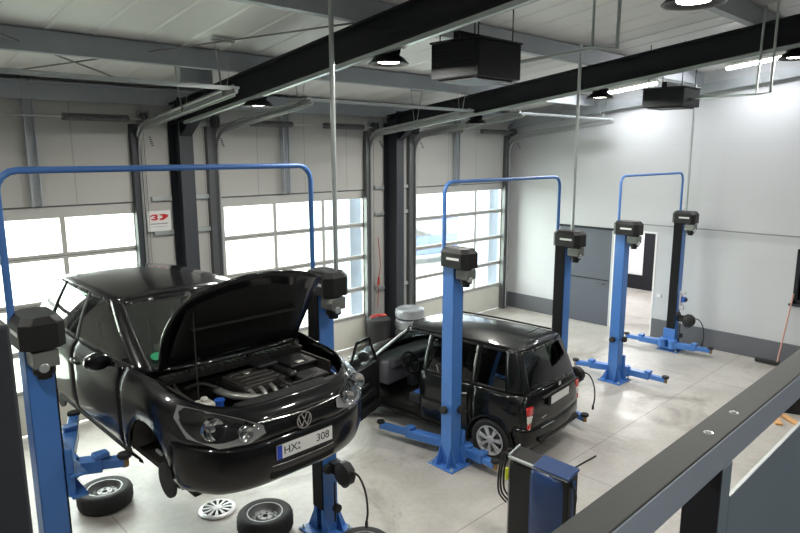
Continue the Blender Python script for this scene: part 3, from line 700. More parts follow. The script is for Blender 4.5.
def build_body(root, dense, wheels_xy, R_arch, paint, xsplit, bumper_f, bumper_r, nrow_low, skip=None, tg=-1.62):
    """cuts the band into bumpers, fenders and doors; both sides mirrored; wheel arches cut round"""
    ns, nr = len(dense), len(dense[0])
    parts = {}
    def region(xc, zc):
        if xc > bumper_f(zc): return 'front_bumper'
        if xc < bumper_r(zc): return 'rear_bumper'
        for nm, a, c in xsplit:
            if c <= xc <= a: return nm
        return 'front_wings' if xc > 0 else ('tailgate' if xc < tg else 'rear_quarter')
    for sgn in (1, -1):
        for i in range(ns - 1):
            for j in range(nr - 1):
                q = [dense[i][j], dense[i + 1][j], dense[i + 1][j + 1], dense[i][j + 1]]
                xc = sum(p[0] for p in q) / 4; zc = sum(p[2] for p in q) / 4; yc = sum(p[1] for p in q) / 4
                drop_ = False
                for wx, wz in wheels_xy:
                    if yc > 0.45 and math.hypot(xc - wx, zc - wz) < R_arch: drop_ = True
                if drop_: continue
                nm = region(xc, zc)
                if zc < 0.28 and nm not in ('front_bumper', 'rear_bumper'): nm = 'sill'
                if skip and skip(nm, sgn): continue
                key = nm if nm in ('front_bumper', 'rear_bumper', 'front_wings', 'tailgate') else nm + ('_L' if sgn > 0 else '_R')
                parts.setdefault(key, []).append((sgn, i, j))
    objs = {}
    for key, cells in parts.items():
        idx = {}; vs = []; fs = []
        def vid(sg, i, j):
            if i in (0, ns - 1): sg = 1
            k = (sg, i, j)
            if k not in idx:
                p = dense[i][j]; x, y, z = p
                idx[k] = len(vs); vs.append([x, sg * y if i not in (0, ns - 1) else 0.0, z])
            return idx[k]
        for sg, i, j in cells:
            f = [vid(sg, i, j), vid(sg, i + 1, j), vid(sg, i + 1, j + 1), vid(sg, i, j + 1)]
            fs.append(tuple(f if sg > 0 else f[::-1]))
        # snap the arch rim to a circle, pull part borders inward for shut lines
        cnt = {}
        for f in fs:
            for a in range(4):
                e = tuple(sorted((f[a], f[(a + 1) % 4]))); cnt[e] = cnt.get(e, 0) + 1
        border = {v for e, c in cnt.items() if c == 1 for v in e}
        for v in border:
            x, y, z = vs[v]
            near = None
            for wx, wz in wheels_xy:
                dd = math.hypot(x - wx, z - wz)
                if abs(y) > 0.45 and dd < R_arch + 0.055: near = (wx, wz, dd)
            if near:
                wx, wz, dd = near; vs[v][0] = wx + (x - wx) * R_arch / dd; vs[v][2] = max(0.14, wz + (z - wz) * R_arch / dd)
            else:
                vs[v][1] = y * 0.990
                if key in ('front_bumper', 'rear_bumper') and abs(x) > 1.9: vs[v][0] = x * 0.996
        m = MB(); m.mt(paint if not key.startswith('sill') else 'trim_black'); m.add(vs, fs)
        nm = {'sill_L': 'sill', 'sill_R': 'sill'}.get(key, key.replace('_L', '').replace('_R', ''))
        objs[key] = m.build(nm, None, root, solid=0.012, recalc=False)
        bm = bmesh.new(); bm.from_mesh(objs[key].data); bmesh.ops.recalc_face_normals(bm, faces=bm.faces[:])
        # make sure normals point outwards
        tot = sum(f.normal.dot(Vector((f.calc_center_median().x * 0.3, f.calc_center_median().y, 0))) * f.calc_area() for f in bm.faces)
        if tot < 0: bmesh.ops.reverse_faces(bm, faces=bm.faces[:])
        bm.to_mesh(objs[key].data); bm.free()
    return objs

def greenhouse(root, G, sub, glassm, paint, names, roof_z, roof_name='roof', open_kind=None):
    """G: list of (base, top, kind) half loop front centre -> rear centre; kind applies to the span after it"""
    objs = []
    spans = []
    for i in range(len(G) - 1): spans.append((i, G[i][2]))
    base = crom([g[0] for g in G], sub); top = crom([g[1] for g in G], sub)
    nn = len(base)
    def col(i, sg):
        b_, t_ = Vector(base[i]), Vector(top[i])
        pts = []
        for v in (0, 0.07, 0.25, 0.5, 0.75, 0.93, 1.0):
            p = b_.lerp(t_, v); bul = 0.014 * math.sin(PI * v)
            n = Vector((p.x * 0.15, p.y, 0)); n = n.normalized() if n.length > 1e-3 else Vector((1 if i < nn / 2 else -1, 0, 0))
            if i == 0: n = Vector((1, 0, 0))
            if i == nn - 1: n = Vector((-1, 0, 0))
            p = p + n * bul
            pts.append((p.x, sg * p.y, p.z))
        return pts
    pillar = MB().mt(paint)
    frame_ = pillar
    done = {}
    for (i, kind) in spans:
        cols = range(i * sub, (i + 1) * sub + 1)
        for sg in (1, -1):
            g = [col(k, sg) for k in cols]
            if kind in ('body', 'bpillar'):
                pillar.mt(paint if kind == 'body' else 'trim_black'); pillar.grid(g)
            elif kind == 'none':
                pillar.grid([c[-2:] for c in g])
            else:
                pillar.mt('trim_black' if kind not in ('windscreen', 'rear_window') else paint); pillar.grid([c[-2:] for c in g])
                if kind == open_kind and sg > 0: continue
                pillar.grid([c[:2] for c in g])
                key = kind if kind in ('windscreen', 'rear_window') else kind + str(sg)
                done.setdefault(key, [kind, []])[1].append([c[1:-1] for c in g])
    po = pillar.build('pillar_frame', None, root, solid=0.02, recalc=True)
    for key, (kind, grids) in done.items():
        m = MB()
        for g in grids: m.grid(g)
        objs.append(m.build({'windscreen': 'windscreen', 'rear_window': 'rear_window'}.get(kind, 'side_window'), glassm, root, recalc=True))
    # roof skin
    m = MB().mt(paint); rows = []
    for i in range(nn):
        t_ = top[i]; row = []
        for k in range(-6, 7):
            u = k / 6; y = t_[1] * u; row.append((t_[0] + (0.0 if abs(t_[1]) > .3 else 0), y, t_[2] + roof_z(t_[0]) * (1 - u * u)))
        rows.append(row)
    # roof rows: use outline by x stations instead of loop order
    side = [t_ for t_ in top]
    xs_ = sorted({round(p[0], 3) for p in side}, reverse=True)
    xmax, xmin = side[0][0], side[-1][0]
    def width(x):
        best = 0; zb = None
        for a, c in zip(side, side[1:]):
            if min(a[0], c[0]) - 1e-6 <= x <= max(a[0], c[0]) + 1e-6 and abs(a[0] - c[0]) > 1e-6:
                t = (x - a[0]) / (c[0] - a[0]); y = a[1] + (c[1] - a[1]) * t; z = a[2] + (c[2] - a[2]) * t
                if y >= best: best = y; zb = z
        return best, (zb if zb is not None else side[0][2])
    rows = []; N = 26
    for i in range(N + 1):
        x = xmax + (xmin - xmax) * i / N
        w_, z_ = width(min(max(x, xmin + 0.001), xmax - 0.001)); row = []
        edge = math.sin(PI * min(1, max(0, i / N))) ** 0.35 if 0 < i < N else 0
        for k in range(-8, 9):
            u = k / 8; row.append((x, w_ * u, z_ + roof_z(x) * edge * (1 - abs(u) ** 2.2)))
        rows.append(row)
    m.grid(rows); ro = m.build(roof_name, None, root, solid=0.015)
    return objs, po, ro

def seat(root, x, y, z, mt_='seat_cloth'):
    b = MB(); b.box(x - 0.25, x + 0.25, y - 0.24, y + 0.24, z, z + 0.16)
    b.box(-0.06, 0.07, -0.23, 0.23, 0, 0.62, Matrix.Translation((x - 0.24, y, z + 0.12)) @ Matrix.Rotation(R(-14), 4, 'Y'))
    b.box(-0.05, 0.05, -0.12, 0.12, 0, 0.18, Matrix.Translation((x - 0.41, y, z + 0.78)) @ Matrix.Rotation(R(-8), 4, 'Y'))
    b.build('car_seat', mt_, root, bevel=0.035, seg=3)

# ------------------------------------------------------------------ raised hatchback
def raised_car():
    root = thing('hatchback_car', 'black hatchback raised on the left lift with its bonnet open', 'car', (2.56, 5.90, 1.33), R(-89))
    st = []
    def S_(xs, ys, zs): st.append([(xs[i], ys[i], zs[i]) for i in range(6)])
    S_((2.00, 2.08, 2.12, 2.105, 2.06, 1.97), (0,) * 6, (0.19, 0.27, 0.42, 0.60, 0.76, 0.84))
    S_((1.99, 2.07, 2.105, 2.09, 2.04, 1.95), (.35,) * 6, (0.19, 0.27, 0.42, 0.60, 0.76, 0.84))
    S_((1.90, 1.98, 2.02, 2.00, 1.95, 1.86), (.60, .62, .63, .63, .62, .58), (0.19, 0.27, 0.42, 0.61, 0.77, 0.865))
    S_((1.70, 1.78, 1.84, 1.82, 1.76, 1.68), (.74, .79, .81, .81, .78, .71), (0.19, 0.27, 0.42, 0.62, 0.79, 0.90))
    S_((1.55, 1.58, 1.60, 1.58, 1.55, 1.50), (.78, .84, .87, .87, .85, .75), (0.18, 0.26, 0.42, 0.62, 0.82, 0.93))
    for x, top, zt in ((1.29, .76, .95), (.98, .80, .965)): S_((x,) * 6, (.79, .86, .89, .89, .875, top), (0.17, 0.25, 0.42, 0.62, 0.84, zt))
    for x, zt in ((.55, .955), (.20, .955), (-.13, .96), (-.55, .965), (-.95, .98)): S_((x,) * 6, (.79, .86, .885, .89, .885, .82), (0.17, 0.25, 0.42, 0.62, 0.84, zt))
    S_((-1.29,) * 6, (.78, .85, .885, .89, .885, .81), (0.17, 0.25, 0.42, 0.62, 0.86, 1.00))
    S_((-1.65,) * 6, (.75, .82, .86, .87, .86, .77), (0.20, 0.27, 0.42, 0.62, 0.86, 1.02))
    S_((-1.93, -1.97, -1.99, -1.98, -1.93, -1.83), (.66, .72, .76, .77, .76, .66), (0.22, 0.28, 0.42, 0.62, 0.86, 1.02))
    S_((-2.03, -2.07, -2.10, -2.07, -2.00, -1.88), (.35,) * 6, (0.22, 0.28, 0.42, 0.62, 0.86, 1.02))
    S_((-2.05, -2.09, -2.12, -2.09, -2.02, -1.90), (0,) * 6, (0.22, 0.28, 0.42, 0.62, 0.86, 1.02))
    dense = car_band(st, 7, 4)
    objs = build_body(root, dense, [(1.29, .31), (-1.29, .31)], 0.355, 'paint_black',
        [('front_door', .80, -.30), ('rear_door', -.30, -1.0)], lambda z: 1.66 if z < 0.62 else 9, lambda z: -1.72 if z < 0.62 else -9, 0)
    G = [((1.20, 0, .965), (.32, 0, 1.40), 'windscreen'), ((1.17, .40, .965), (.29, .34, 1.398), 'windscreen'), ((1.06, .70, .96), (.20, .575, 1.385), 'body'),
         ((.88, .79, .955), (.04, .625, 1.378), 'door_window'), ((.30, .82, .955), (-.10, .635, 1.378), 'door_window'), ((-.27, .825, .96), (-.36, .64, 1.380), 'bpillar'), ((-.36, .825, .962), (-.44, .64, 1.380), 'rear_side'),
         ((-.70, .82, .97), (-.75, .635, 1.380), 'rear_side'), ((-1.05, .81, .985), (-1.08, .62, 1.378), 'body'), ((-1.62, .775, 1.02), (-1.48, .585, 1.365), 'body'),
         ((-1.80, .66, 1.02), (-1.60, .52, 1.355), 'rear_window'), ((-1.87, .34, 1.02), (-1.66, .28, 1.355), 'rear_window'), ((-1.90, 0, 1.02), (-1.67, 0, 1.355), 'rear_window')]
    greenhouse(root, G, 4, 'car_glass', 'paint_black', None, lambda x: 0.085)
    # open bonnet
    hb = MB(); t = R(59); L = 0.95
    rows = []
    for i in range(13):
        u = i / 12; row = []
        hw = 0.665 - 0.085 * max(0, u - 0.35) ** 1.6 * 1.5 + 0.03 * math.sin(PI * u)
        xl = L * u
        for k in range(-8, 9):
            v = k / 8; xx = xl - (0.11 * v * v * u * u); bulge = 0.055 * math.sin(PI * min(1, u * 1.02)) ** 0.8 * 0.6 + 0.035 * (1 - abs(v) ** 2.5) - 0.085 * u * u
            row.append((1.08 + xx * math.cos(t) - bulge * math.sin(t), hw * v, 0.965 + xx * math.sin(t) + bulge * math.cos(t)))
        rows.append(row)
    hb.grid(rows); hood = hb.build('bonnet', 'paint_black', root, solid=0.02)
    # bonnet inner frame
    def hp(x, y, off): return (1.08 + x * math.cos(t) + off * math.sin(t), y, 0.965 + x * math.sin(t) - off * math.cos(t))
    hb = MB(); rows = []
    for a in (0.06, .2, .4, .6, .78, .86):
        rows.append([hp(a - .07 * (v / 5) ** 2 * a, (.60 - .10 * max(0, a - .35)) * v / 5, .012 + .02 * math.sin(PI * a)) for v in range(-5, 6)])
    hb.grid(rows); hb.bar(hp(.45, -.5, .05), hp(.45, .5, .05), .05, .02)
    hb.build('bonnet_lining', 'trim_black', hood, solid=.01)
    hb = MB(); hb.tube([(1.62, -.60, .86), hp(0.62, -.50, 0.01)], 0.006, 6); hb.build('bonnet_stay', 'trim_black', root)
    # engine bay: tray, engine, battery, tanks
    b = MB(); b.box(0.98, 1.95, -.66, .66, .35, .37); b.box(0.96, 0.98, -.70, .70, .35, .93); b.box(0.98, 1.62, .64, .66, .37, .86); b.box(0.98, 1.62, -.66, -.64, .37, .86)
    bay = b.build('engine_bay', 'underbody', root)
    b = MB(); b.box(1.78, 1.88, -.60, .60, .74, .80); b.box(1.80, 1.96, -.42, .42, .79, .825); b.box(1.80, 1.84, -.62, .62, .42, .74); b.build('lock_carrier', 'plastic_dark', root, bevel=0.01)
    b = MB().mt('trim_black')
    b.box(1.16, 1.60, -.22, .26, .60, .78); b.mt('engine_dark'); b.box(1.20, 1.56, -.18, .22, .77, .82)
    for k in range(4): b.box(1.22 + .085 * k, 1.27 + .085 * k, -.14, .18, .815, .835)
    b.mt('engine_alu')
    for k in range(4): b.tube(crom([(1.50, -.13 + k * .1, .78), (1.62, -.13 + k * .1, .76), (1.68, -.13 + k * .1, .66)], 3), 0.022, 8)
    b.cyl((1.42, .28, .76), (1.42, .40, .76), 0.055, 16); b.box(1.60, 1.68, -.2, .24, .62, .70)
    b.tube(crom([(1.3, -.25, .74), (1.42, -.34, .80), (1.62, -.30, .80), (1.72, -.1, .76)], 4), 0.028, 10)
    b.mt('engine_alu'); b.cyl((1.33, -.02, .835), (1.33, -.02, .855), 0.03, 14)
    b.build('engine', None, root, bevel=0.008)
    b = MB().mt('trim_black'); b.box(1.18, 1.46, .36, .60, .62, .83); b.mt('plastic_dark'); b.box(1.16, 1.48, .34, .62, .83, .85); b.mt('engine_alu'); b.box(1.40, 1.45, .42, .50, .85, .862); b.build('battery', None, root, bevel=0.01)
    b = MB(); b.box(1.14, 1.34, .10, .30, .84, .88); b.box(1.50, 1.70, .30, .58, .64, .80); b.box(1.20, 1.60, .24, .32, .80, .84); b.build('air_filter_box', 'plastic_dark', root, bevel=0.015)
    b = MB().mt('white_plastic'); b.box(1.48, 1.62, -.58, -.46, .66, .80); b.cyl((1.55, -.52, .80), (1.55, -.52, .835), 0.03, 14); b.build('coolant_tank', None, root, bevel=0.02)
    b = MB().mt('blue_plastic'); b.cyl((1.60, -.42, .70), (1.60, -.42, .785), 0.032, 16); b.cyl((1.60, -.42, .785), (1.60, -.42, .80), 0.042, 16); b.build('washer_cap', None, root)
    b = MB().mt('rubber_grey')
    for pts in ([(1.2, -.5, .8), (1.35, -.42, .86), (1.5, -.30, .80)], [(1.15, -.3, .85), (1.12, .1, .88), (1.15, .35, .86)], [(1.05, -.55, .88), (1.3, -.60, .82), (1.65, -.55, .76)], [(1.66, .1, .78), (1.72, .3, .8), (1.62, .5, .8)], [(1.5, .2, .8), (1.62, .12, .82), (1.74, .2, .76)]):
        b.tube(crom(pts, 5), 0.013, 8)
    b.build('engine_hose', None, root)
    b = MB(); b.box(1.06, 1.20, -.66, .66, .885, .905); b.box(1.17, 1.19, -.66, .66, .86, .90)
    for k in range(22): b.box(1.08, 1.17, -.64 + k * .06, -.62 + k * .06, .905, .912)
    b.build('scuttle_cover', 'trim_black', root)
    for y_ in (-.42, .12):
        b = MB(); b.tube([(1.16, y_, .93), (1.10, y_ + .12, 1.02), (.96, y_ + .50, 1.09)], 0.010, 6); b.box(1.14, 1.18, y_ - .02, y_ + .02, .90, .94); b.build('wiper', 'trim_black', root)
    # headlights
    nose = [p for row in dense for p in row if p[0] > 1.3]
    def fxz(y, z):
        q = sorted(((p[1] - abs(y)) ** 2 + (p[2] - z) ** 2, p[0]) for p in nose)[:5]
        w_ = [1 / (d_ + 1e-4) for d_, _ in q]; return sum(a * c[1] for a, c in zip(w_, q)) / sum(w_)
    def fx(y): return fxz(y, .68)
    for sg in (1, -1):
        out = [(.33, .66), (.34, .72), (.48, .79), (.64, .845), (.78, .875), (.83, .80), (.81, .68), (.66, .61), (.46, .615)]
        def surf(sc, off, zc=.74, yc=.60): return [(fxz(yc + (y - yc) * sc, zc + (z - zc) * sc) + off, sg * (yc + (y - yc) * sc), zc + (z - zc) * sc) for y, z in out]
        m = MB(); o_ = surf(1, .040); i_ = surf(.72, .062); n = len(out); c_ = [sum(q[k] for q in i_) / n for k in range(3)]
        m.add(o_ + i_ + [tuple(c_)], [(k, (k + 1) % n, n + (k + 1) % n, n + k) for k in range(n)] + [(n + k, n + (k + 1) % n, 2 * n) for k in range(n)])
        h = m.build('headlight', 'lens_clear', root)
        m = MB(); o_ = surf(.99, .026); m.add(o_ + surf(.93, 0.018), [(k, (k + 1) % n, n + (k + 1) % n, n + k) for k in range(n)] + [tuple(range(n, 2 * n))])
        m.build('headlight_bezel', 'cable_grey', h)
        for yy, zz, rr in ((.67, .745, .078), (.48, .69, .056)):
            m = MB(); xx = fxz(yy, zz) + 0.035; m.lathe([(0.0, -.03), (rr * .5, -.022), (rr, .006), (rr * 1.06, .004), (rr * 1.06, -.03)], (xx, sg * yy, zz), 'x', 20)
            m.lathe([(0, .0), (rr * .25, -.004), (rr * .3, -.025), (0, -.025)], (xx, sg * yy, zz), 'x', 12); m.build('reflector', 'chrome', h)
    # grille, intakes, badge, plate
    m = MB()
    for k in range(3): m.prism([(fx(.0) + .004, .0), (fx(.3) + .003, .33), (fx(.3) - .02, .33), (fx(.0) - .02, .0), (fx(.3) - .02, -.33), (fx(.3) + .003, -.33)], .655 + k * .035, .675 + k * .035, 'z')
    m.build('grille', 'trim_black', root)
    m = MB(); m.tube(crom([(fx(.38) + .012, -.38, .745), (fx(.0) + .03, -.1, .74), (fx(.0) + .03, .1, .74), (fx(.38) + .012, .38, .745)], 4), 0.005, 6); m.build('grille_trim', 'chrome', root)
    m = MB(); m.box(2.085, 2.098, -.30, .30, .27, .36); m.build('lower_intake', 'trim_black', root, bevel=0.01)
    m = MB(); m.tube(crom([(2.06, -.45, .375), (2.118, -.2, .38), (2.118, .2, .38), (2.06, .45, .375)], 4), 0.005, 6); m.build('intake_trim', 'chrome', root)
    bd = MB(); bx, bz_ = 2.112, .665
    bd.lathe([(.058, 0), (.069, 0), (.069, .010), (.058, .010)], (bx, 0, bz_), 'x', 36, closed=True)
    def stroke(a, c): bd.bar((bx + .005, a[0], bz_ + a[1]), (bx + .005, c[0], bz_ + c[1]), 0.010, 0.010, (1, 0, 0))
    for s_ in (1, -1):
        stroke((s_ * .026, .054), (s_ * .002, .006)); stroke((s_ * .052, .028), (s_ * .024, -.048)); stroke((s_ * .024, -.048), (s_ * .001, .000))
    bd.build('emblem', 'chrome', root)
    m = MB().mt('plate_white'); m.box(2.122, 2.130, -.26, .26, .425, .535); m.mt('ink_black'); m.box(2.118, 2.124, -.265, .265, .420, .540); m.mt('plate_blue'); m.box(2.1295, 2.131, -.26, -.215, .425, .535)
    pl = m.build('number_plate', None, root)
    text_mesh('HX', .088, 'plate_lettering', 'ink_black', pl, (2.1305, -.140, .48), (R(90), 0, R(90)), 0.0008)
    text_mesh('308', .088, 'plate_lettering', 'ink_black', pl, (2.1305, .165, .48), (R(90), 0, R(90)), 0.0008)
    m = MB().mt('sign_grey'); m.cyl((2.130, -.062, .50), (2.1312, -.062, .50), .012, 14); m.cyl((2.130, -.062, .46), (2.1312, -.062, .46), .012, 14); m.build('plate_seal', None, pl)
    # mirrors, handles, sticker
    for sg in (1, -1):
        m = MB(); m.lathe([(0, -.055), (.05, -.05), (.085, -.02), (.09, .02), (.07, .05), (0, .06)], (0, 0, 0), 'x', 20)
        m.v = [(.62 + v[0] * 1.1, sg * (.965 + v[1] * 1.25), 1.005 + v[2] * .85) for v in m.v]
        m.bar((.62, sg * .84, .955), (.62, sg * .93, .985), .06, .04); mo = m.build('side_mirror', 'paint_black', root)
        m = MB(); m.lathe([(0, 0), (.075, 0)], (0, 0, 0), 'x', 20); m.v = [(.552, sg * (.965 + v[1] * 1.15), 1.005 + v[2] * .8) for v in m.v]; m.build('mirror_glass', 'chrome', mo)
        for x_ in (-.18, -.90):
            m = MB(); m.tube(crom([(x_ + .10, sg * .885, .80), (x_ + .07, sg * .918, .80), (x_ - .05, sg * .918, .803), (x_ - .09, sg * .885, .803)], 3), 0.013, 8); m.build('door_handle', 'paint_black', root)
        m = MB()
        m.tube([(1.42, sg * .86, .47), (1.52, sg * .865, .47)], 0.012, 8); m.build('side_marker', 'sign_grey', root)
        # wheel wells
        for wx in (1.29, -1.29):
            m = MB(); pr_ = [(wx + .35 * math.cos(a), .31 + .35 * math.sin(a)) for a in [PI * k / 14 for k in range(15)]]
            m.grid([[(p[0], sg * .86, p[1]) for p in pr_], [(p[0], sg * .52, p[1]) for p in pr_]]); m.add([(p[0], sg * .52, p[1]) for p in pr_], [tuple(range(15))]); m.build('wheel_well', 'underbody', root)
            m = MB(); m.lathe([(0, -.01), (.145, -.01), (.145, .012), (.07, .014), (.07, .05), (0, .052)], (wx, sg * .74, .13), 'y', 28)
            m.v = [(v[0], v[1] if sg > 0 else -(1.44) - v[1] + 0 if False else v[1], v[2]) for v in m.v]
            m.tube([(wx, sg * .50, .24), (wx, sg * .72, .13)], 0.05, 12); m.box(wx - .16, wx - .06, sg * .70 - .04, sg * .70 + .04, .07, .21)
            m.tube([(wx, sg * .56, .30), (wx, sg * .58, .62)], 0.045, 12); m.lathe([(.055, 0), (.07, .02), (.055, .04), (.07, .06), (.055, .08), (.07, .10), (.055, .12)], (wx, sg * .57, .38), 'z', 14)
            m.build('brake_hub', 'rubber_grey', root)
    m = MB(); m.lathe([(0, 0), (.045, 0), (.045, .003), (0, .003)], (0, 0, 0), 'x', 20); gm = m.build('windscreen_sticker', 'sticker_green', root); gm.location = (.975, -.625, 1.050); gm.rotation_euler = (0, R(-62), R(-20))
    # underbody
    m = MB(); m.box(-1.85, 1.75, -.74, .74, .17, .22); m.box(-.9, .9, -.2, .2, .12, .18); m.tube([(-1.9, .35, .18), (-1.3, .3, .14), (.9, .1, .14)], .03, 8); m.build('underbody', 'underbody', root)
    # interior
    m = MB(); m.box(.52, .98, -.74, .74, .60, .93); m.tube([(.50, -.35, .86), (.50, -.35, .87)], .02); da = m.build('dashboard', 'plastic_dark', root, bevel=0.05, seg=3)
    for y_ in (-.37, .37): seat(root, 0.0, y_, .36)
    m = MB(); m.box(-1.15, -.72, -.62, .62, .36, .52); m.box(-.06, .07, -.62, .62, 0, .60, Matrix.Translation((-1.12, 0, .46)) @ Matrix.Rotation(R(-14), 4, 'Y')); m.build('rear_bench', 'seat_cloth', root, bevel=0.035)
    m = MB(); m.lathe([(.165, -.012), (.18, 0), (.165, .012), (.15, 0)], (0, 0, 0), 'x', 28, closed=True); m.bar((0, -.15, 0), (0, .15, 0), .02, .04); m.bar((0, 0, 0), (0, 0, -.15), .02, .04); sw = m.build('steering_wheel', 'trim_black', root); sw.location = (.42, .37, .90); sw.rotation_euler = (0, R(25), 0)
    m = MB(); m.box(.42, .44, -.11, .11, 1.27, 1.33); m.bar((.46, 0, 1.33), (.46, 0, 1.38), .02, .02); m.build('rear_view_mirror', 'trim_black', root, bevel=0.01)
    for sg in (1, -1):
        m = MB(); m.box(-2.035, -1.90, sg * .50, sg * .74, .74, .90); m.build('tail_light', 'red_lens', root, bevel=0.02)
raised_car()

# ------------------------------------------------------------------ parked mini MPV
def parked_car():
    root = thing('compact_car', 'black tall compact car parked between the middle lift posts, driver door open', 'car', (6.83, 6.00, 0), R(95.66))
    st = []
    def S_(xs, ys, zs): st.append([(xs[i], ys[i], zs[i]) for i in range(6)])
    S_((1.70, 1.76, 1.78, 1.75, 1.70, 1.60), (0,) * 6, (0.20, 0.30, 0.44, 0.62, 0.76, 0.84))
    S_((1.68, 1.74, 1.76, 1.73, 1.68, 1.58), (.32,) * 6, (0.20, 0.30, 0.44, 0.62, 0.76, 0.84))
    S_((1.58, 1.64, 1.66, 1.64, 1.58, 1.48), (.56, .58, .58, .58, .57, .53), (0.20, 0.30, 0.44, 0.62, 0.77, 0.86))
    S_((1.46, 1.50, 1.52, 1.50, 1.46, 1.38), (.68, .72, .74, .74, .72, .66), (0.20, 0.30, 0.44, 0.62, 0.80, 0.90))
    S_((1.18,) * 6, (.72, .78, .80, .80, .79, .70), (0.20, 0.29, 0.44, 0.62, 0.84, 0.95))
    for x in (.90, .45, .10, -.30, -.75): S_((x,) * 6, (.72, .78, .80, .81, .80, .745), (0.20, 0.28, 0.44, 0.62, 0.84, 0.985))
    S_((-1.18,) * 6, (.71, .78, .80, .81, .80, .745), (0.22, 0.29, 0.44, 0.62, 0.84, 0.99))
    S_((-1.48, -1.50, -1.51, -1.51, -1.50, -1.48), (.68, .75, .79, .80, .79, .735), (0.24, 0.31, 0.44, 0.62, 0.84, 0.99))
    S_((-1.64, -1.68, -1.70, -1.69, -1.67, -1.63), (.60, .66, .69, .70, .69, .64), (0.26, 0.32, 0.44, 0.62, 0.84, 0.99))
    S_((-1.70, -1.76, -1.78, -1.745, -1.72, -1.68), (.32,) * 6, (0.26, 0.32, 0.44, 0.62, 0.84, 0.99))
    S_((-1.71, -1.77, -1.79, -1.755, -1.73, -1.69), (0,) * 6, (0.26, 0.32, 0.44, 0.62, 0.84, 0.99))
    dense = car_band(st, 7, 4)
    build_body(root, dense, [(1.18, .29), (-1.18, .29)], 0.335, 'paint_green_black',
        [('front_door', .88, -.02), ('rear_door', -.02, -.88)], lambda z: 1.46 if z < 0.56 else 9, lambda z: -1.52 if z < 0.56 else -9, 0,
        skip=lambda nm, sg: nm == 'front_door' and sg > 0)
    G = [((1.16, 0, .99), (.50, 0, 1.53), 'windscreen'), ((1.12, .36, .985), (.47, .32, 1.525), 'windscreen'), ((1.00, .66, .975), (.40, .555, 1.505), 'body'),
         ((.88, .735, .98), (.32, .59, 1.50), 'front_side'), ((.40, .745, .985), (.15, .60, 1.505), 'front_side'), ((-.02, .745, .985), (-.05, .60, 1.51), 'body'), ((-.10, .745, .985), (-.12, .60, 1.51), 'rear_side'),
         ((-.50, .745, .988), (-.50, .60, 1.515), 'rear_side'), ((-.84, .745, .99), (-.84, .60, 1.515), 'body'), ((-.94, .745, .99), (-.93, .60, 1.515), 'quarter'), ((-1.36, .738, .99), (-1.28, .595, 1.51), 'body'),
         ((-1.58, .68, .99), (-1.42, .56, 1.50), 'body'), ((-1.655, .60, .99), (-1.47, .50, 1.495), 'rear_window'), ((-1.68, .32, .99), (-1.50, .28, 1.495), 'rear_window'), ((-1.69, 0, .99), (-1.505, 0, 1.495), 'rear_window')]
    # the driver side front window belongs to the open door: build greenhouse then drop that pane
    objs, po, ro = greenhouse(root, G, 4, 'car_glass_dark', 'paint_green_black', None, lambda x: 0.085, open_kind='front_side')
    # roof rails/antenna
    m = MB(); m.tube([(-1.25, 0, 1.59), (-1.45, 0, 1.72)], .005, 6); m.build('antenna', 'trim_black', root)
    for sg in (1, -1):
        m = MB(); m.tube(crom([(.35, sg * .59, 1.53), (-.4, sg * .595, 1.545), (-1.3, sg * .585, 1.535)], 6), 0.014, 8); m.build('roof_trim', 'trim_black', root)
    # bonnet
    rows = []
    for i in range(13):
        u = i / 12; row = []
        for k in range(-8, 9):
            v = k / 8; hw = .70 - .17 * u ** 2.5; x0 = 1.14 - .12 * v * v * 1.2; x1 = 1.60 - .14 * abs(v) ** 2.4; x_ = x0 + (x1 - x0) * u
            z0 = .985 - .02 * v * v; z1 = .845 + .03 * v * v; z_ = z0 + (z1 - z0) * u + .045 * math.sin(PI * u * .9) + .02 * (1 - v * v) * math.sin(PI * u)
            row.append((x_, hw * v, z_))
        rows.append(row)
    m = MB(); m.grid(rows); m.build('bonnet', 'paint_green_black', root, solid=0.02)
    # open front left door, hinged at the A pillar
    ang = R(-74); hx, hy = .88, .80
    rt = Matrix.Translation((hx, hy, 0)) @ Matrix.Rotation(ang, 4, 'Z') @ Matrix.Translation((-hx, -hy, 0))
    def Tm(mb): mb.v = [tuple(rt @ Vector(v)) for v in mb.v]; return mb
    m = MB().mt('paint_green_black'); rows = []
    for zz, yy in ((.24, .77), (.30, .785), (.44, .80), (.62, .81), (.84, .80), (.985, .75)):
        rows.append([(x_, yy, zz) for x_ in (.87, .6, .3, 0, -.02)])
    m.grid(rows); m.mt('plastic_dark'); m.grid([[(x_, yy - .06, zz) for x_ in (.87, .6, .3, 0, -.02)] for zz, yy in ((.24, .77), (.62, .81), (.985, .75))])
    m.mt('trim_black'); m.box(-.03, -.015, .70, .80, .26, .97); m.box(.86, .875, .70, .80, .26, .97); m.box(-.02, .87, .69, .76, .97, .99); m.box(-.02, .87, .71, .79, .23, .26)
    dr = Tm(m).build('front_door', None, root)
    m = MB(); m.box(.1, .7, .665, .73, .52, .60); m.box(.15, .5, .67, .72, .70, .74); m.box(.3, .82, .68, .74, .28, .40); Tm(m).build('armrest', 'plastic_dark', dr, bevel=0.012)
    fr = [(.86, .745, .985), (.36, .605, 1.47), (.0, .60, 1.49), (-.02, .745, .985)]
    m = MB()
    for a, c in zip(fr, fr[1:]): m.bar(a, c, .035, .03)
    Tm(m).build('window_frame', 'paint_green_black', dr)
    m = MB(); m.add(fr, [(0, 1, 2, 3)]); Tm(m).build('door_window', 'door_glass', dr)
